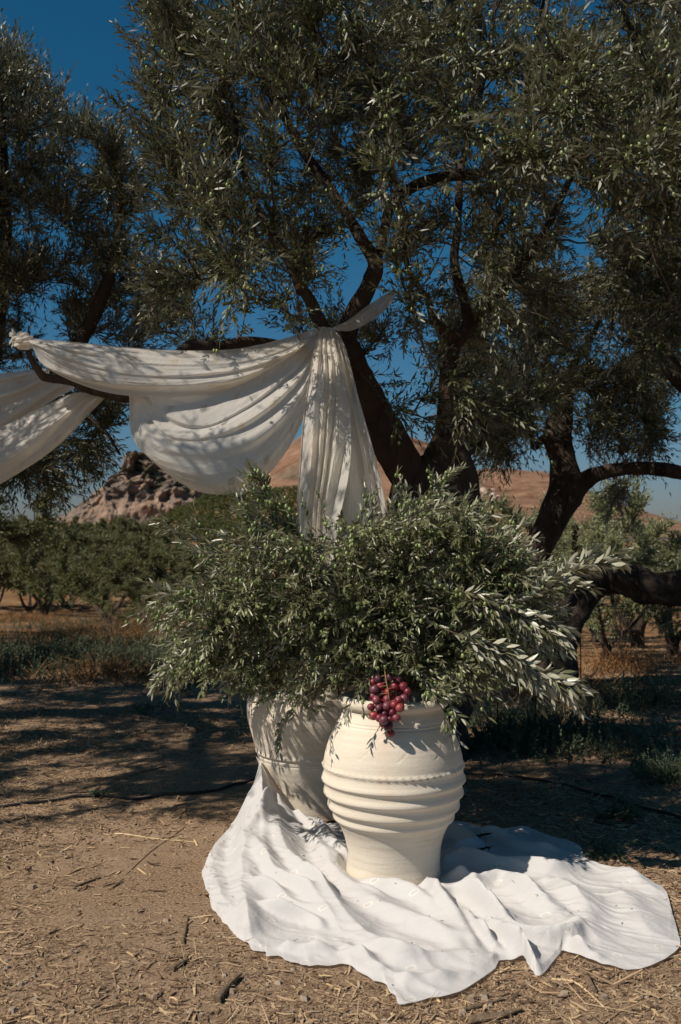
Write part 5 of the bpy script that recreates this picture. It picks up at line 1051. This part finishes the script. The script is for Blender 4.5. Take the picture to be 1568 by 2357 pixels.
M_BRUSH = simple('bare_twigs', (.24, .17, .12), .9, .1, .3)
for (px, py, h_, n_, lab) in ((385, 1420, .62, 16, 'pale bare brushwood standing by the left side of the bouquet'), (330, 1440, .40, 12, 'low bare brush in the orange grass left of the bouquet'), (250, 1475, .42, 12, 'dark leafless shrub in the middle of the left hand weeds'), (1430, 1560, .40, 14, 'leafless brush under the thick limb at the right')):
    b = gp(px, py, -.2); b[2] = float(height(b[0], b[1])); mb = MB()
    for j in range(n_):
        e = b + np.array([RG.normal(0, .28), RG.normal(0, .25), 1.0]) * h_ * RG.uniform(.5, 1.25) * [1, 1, 1.6]; mid = (b + e) / 2 + RG.normal(0, .05, 3); c = catmull([b + RG.normal(0, .03, 3) * [1, 1, 0], mid, e], 10); tube(mb, c, np.linspace(.006, .002, 10), 4)
        for q in range(4): a = c[RG.integers(4, 10)]; tube(mb, [a, a + RG.normal(0, .07, 3) + [0, 0, .10]], [.0025, .0012], 3)
    o = mb.build('brushwood', M_BRUSH, origin=tuple(b)); o['category'] = 'shrub'; o['label'] = lab
# ------------------------------------------------------------------ the grove
def grove_proto(h, wd, nl, leafL, m_, trunk_h, seed, lean=.3, low=.25, trees=3, lw=1.3, thick=1.0):
    global RG
    RG = np.random.default_rng(seed); mb = MB(); stems = []
    for k in range(trees):
        a = 6.28 * k / trees + seed; e = np.array([math.cos(a) * lean, math.sin(a) * lean, trunk_h]); e2 = e * [2.0, 2.0, 1] + [0, 0, h * .25]
        c = catmull([(0, 0, -.15), (e[0] * .2, e[1] * .2, trunk_h * .45), e, e2], 14); tube(mb, c, np.interp(np.linspace(0, 1, 14), [0, .4, 1], [.13, .08, .03]) * h / 3.2 * thick, 8, gnarl=.18, gf=4, seed=seed + k); stems.append(c)
    tw = MB(); lf = MB(); n = 46; t = RG.normal(size=(n, 3)); t = nrm(t) * RG.random((n, 1)) ** .45; cz = h * (1 + low) / 2
    t = t * [wd / 2 * .85, wd / 2 * .85, h * (1 - low) / 2 * .85] + [0, 0, cz]
    bp, bd = grow(mb, np.vstack([c[6:] for c in stems]), None, t, rmin=.008, rmax=.03, wob=.12)
    i = RG.integers(0, len(bp), nl // 12); s = bp[i]; out = nrm((s - [0, 0, cz]) * [1, 1, 1.2]); d = nrm(out * .8 + RG.normal(size=s.shape) * .5 + [0, 0, .25])
    add_twigs(lf, tw, s, d, RG.uniform(.10, .26, len(s)) * h / 2.2, 6, leafL, lw, droop=.05, trad=.002)
    return mb.mesh('trunk', M_BARK), lf.mesh('crown', m_, smooth=False)
def put_tree(pr, x, y, sc, rz, label, group, z=None, name='olive_tree', cat='olive tree', zs=1.0):
    T = empty(name, (x, y, float(height(x, y)) if z is None else z), category=cat, label=label)
    if group: T['group'] = group
    T.rotation_euler = (0, 0, rz); T.scale = (sc, sc, sc * zs)
    for k, me in zip(('trunk', 'crown'), pr): o = bpy.data.objects.new(k, me); COL.objects.link(o); o.parent = T
    return T
PA_ = grove_proto(3.3, 6.0, 44000, .085, M_LEAF_FAR, .7, 101, .4, .14, 2); PB_ = grove_proto(3.2, 5.6, 42000, .085, M_LEAF_FAR, .6, 102, .40, .02, 3); PC_ = grove_proto(2.4, 2.8, 20000, .075, M_LEAF_PALE, .5, 103, .25, .12, 3); PD_ = grove_proto(3.5, 5.4, 11000, .20, M_LEAF_FAR, .4, 104, .3, .05, 3, 1.6); PE_ = grove_proto(3.5, 4.6, 1800, .42, M_LEAF_HILL, .8, 105, .3, .0, 1, 1.8); PG_ = grove_proto(2.7, 3.6, 26000, .075, M_LEAF_PALE, .6, 106, .5, .10, 3, thick=.55)
def atx(px, Y): return (px - PXW / 2) / FPX * Y
put_tree(PA_, atx(105, 35), 35, 1.12, .3, 'olive tree with a forked bare trunk standing in the grass at the left', None)
put_tree(PB_, atx(245, 27), 27, 1.0, 1.3, 'low leafy olive tree right of the forked one, its boughs near the ground', None, zs=.78)
put_tree(PB_, atx(420, 28), 28, 1.05, 2.5, 'olive tree just left of the bouquet with silvery sunlit shoots', None, zs=.78)
put_tree(PA_, atx(-40, 36), 36, 1.0, 2.0, 'olive tree cut by the left edge of the picture', None)
put_tree(PB_, atx(330, 40), 40, 1.25, 4.1, 'dark olive tree between the leafy one and the one beside the bouquet', None)
put_tree(PB_, atx(560, 40), 40, 1.0, .7, 'olive tree mostly hidden behind the left part of the bouquet', None)
put_tree(PB_, atx(455, 22), 22, .60, 3.3, 'low olive bush in the scrub just left of the bouquet', None, zs=.8); put_tree(PB_, atx(345, 24), 24, .52, 5.1, 'small round olive bush in front of the left hand grove', None, zs=.8)
rg = np.random.default_rng(9)
gl2 = 'distant olive tree in the rows of the grove on the left'
ORD = ['first', 'second', 'third', 'fourth', 'fifth', 'sixth', 'seventh', 'eighth', 'ninth', 'tenth', 'eleventh', 'twelfth', 'thirteenth', 'fourteenth', 'fifteenth', 'sixteenth']
for j, (px, Y) in enumerate([(-10, 58), (70, 56), (150, 60), (230, 56), (310, 62), (395, 58), (480, 60)]): put_tree(PD_, atx(px, Y - 6), Y - 6, rg.uniform(1.1, 1.25), rg.uniform(0, 6), ORD[j] + ' olive tree from the left in the second row of the left hand grove', 'second row of the grove')
for j in range(16): Y = rg.uniform(86, 112); px = -10 + j * 26 + rg.uniform(-6, 6); put_tree(PD_, atx(px, Y), Y, rg.uniform(.9, 1.15), rg.uniform(0, 6), ORD[j] + ' olive tree from the left along the skyline of the left hand grove', 'skyline row of the grove')
cnt = 0; used = []
for row in range(18):
    Y = 190 + row * 8.5
    for k in range(16):
        px = 320 + k * 25 + (row % 2) * 14 + rg.uniform(-7, 7); Yj = Y + rg.uniform(-2.5, 2.5); x = atx(px, Yj)
        sx, sy = proj(np.array([x, Yj, float(height(x, Yj)) + 3]))
        if sy > 1228 or px > 705 or (Y < 250 and px < 380 + rg.uniform(0, 60)): continue
        if any(abs(sx - a) < 10 and abs(sy - b) < 3 for a, b in used): continue
        used.append((sx, sy)); put_tree(PE_, x, Yj, rg.uniform(.75, 1.05), rg.uniform(0, 6), 'far olive tree on the low hill below the crag', 'olive trees on the far hillside'); cnt += 1
for j, (px, Y, sc) in enumerate([(175, 150, 1.1), (205, 155, 1.2), (235, 150, 1.1), (262, 158, 1.3), (300, 165, 1.0), (345, 160, 1.2), (280, 185, 1.0), (380, 190, 1.1)]): put_tree(PE_, atx(px, Y), Y, sc, px, ORD[j] + ' scrubby dark tree counted from the left along the foot of the crag', 'scrub at the foot of the crag')
print('hill trees', cnt)
put_tree(PC_, atx(1465, 15), 15, 1.12, .4, 'pale sunlit olive tree above the thick limb at the right', None)
put_tree(PC_, atx(1375, 17.5), 17.5, 1.05, 1.9, 'pale olive bush between the leaning trunk and the sunlit tree', None)
put_tree(PG_, atx(1395, 12.6), 12.6, .68, 3.0, 'small bare stemmed olive tree below the thick limb', None)
put_tree(PC_, atx(1545, 13.0), 13.0, .78, 1.0, 'low dark olive tree below the limb at the right edge', None)
put_tree(PC_, atx(1165, 15), 15, 1.0, 5.0, 'olive bush between the bouquet and the leaning trunk', None)
put_tree(PC_, atx(1085, 18), 18, 1.12, 2.2, 'dull green olive bush behind the upper right of the bouquet', None)
put_tree(PG_, atx(1240, 20), 20, .85, 2.9, 'olive tree seen through the gap left of the leaning trunk', None)
for j, px in enumerate([1000, 1070, 1150, 1230, 1300, 1380, 1440, 1520, 1590]): put_tree(PD_, atx(px, 44 + (j % 3) * 3), 44 + (j % 3) * 3, rg.uniform(.75, .9), j, ORD[j] + ' olive tree from the left in the row behind the trees on the right', 'row behind the right hand trees')
for j, px in enumerate([1460, 1500, 1545, 1585]): put_tree(PD_, atx(px, 75), 75 + j, .8, j, ORD[j] + ' from the left of the far olive trees at the right edge', 'far trees at the right edge')
put_tree(PB_, -6.7, 10.6, 1.1, 1.8, 'olive tree just outside the left edge, nearest of the three there', None); put_tree(PA_, -7.4, 12.5, 1.35, .8, 'olive tree outside the left edge throwing shade across the weeds', None); put_tree(PA_, -8.6, 17.5, 1.3, 2.8, 'farther olive tree outside the left edge, behind the shade giving one', None)
# the white house far off at the right
HX, HY = atx(1560, 70), 70; HZ = P(1560, 1296, 70)[2]; HB = empty('house', (HX, HY, HZ), category='house', label='tiny white house among the trees at the right edge')
def box(mb, x0, x1, y0, y1, z0, z1): mb.add([(x0, y0, z0), (x1, y0, z0), (x1, y1, z0), (x0, y1, z0), (x0, y0, z1), (x1, y0, z1), (x1, y1, z1), (x0, y1, z1)], [(0, 3, 2, 1), (4, 5, 6, 7), (0, 1, 5, 4), (1, 2, 6, 5), (2, 3, 7, 6), (3, 0, 4, 7)])
def kid(name, m_, *b):
    mb = MB()
    for q in b: box(mb, *q)
    o = mb.build(name, m_, None, smooth=False); o.parent = HB; return o
kid('wall', simple('whitewash', (.74, .72, .68), .9), (-.55, .55, 0, 1.6, -3, .65)); kid('roof', simple('roof_slab', (.6, .55, .5), .9), (-.60, .60, -.05, 1.65, .653, .74)); kid('window', simple('dark_opening', (.03, .03, .04), .4), (-.2, .05, -.012, .05, .12, .42))
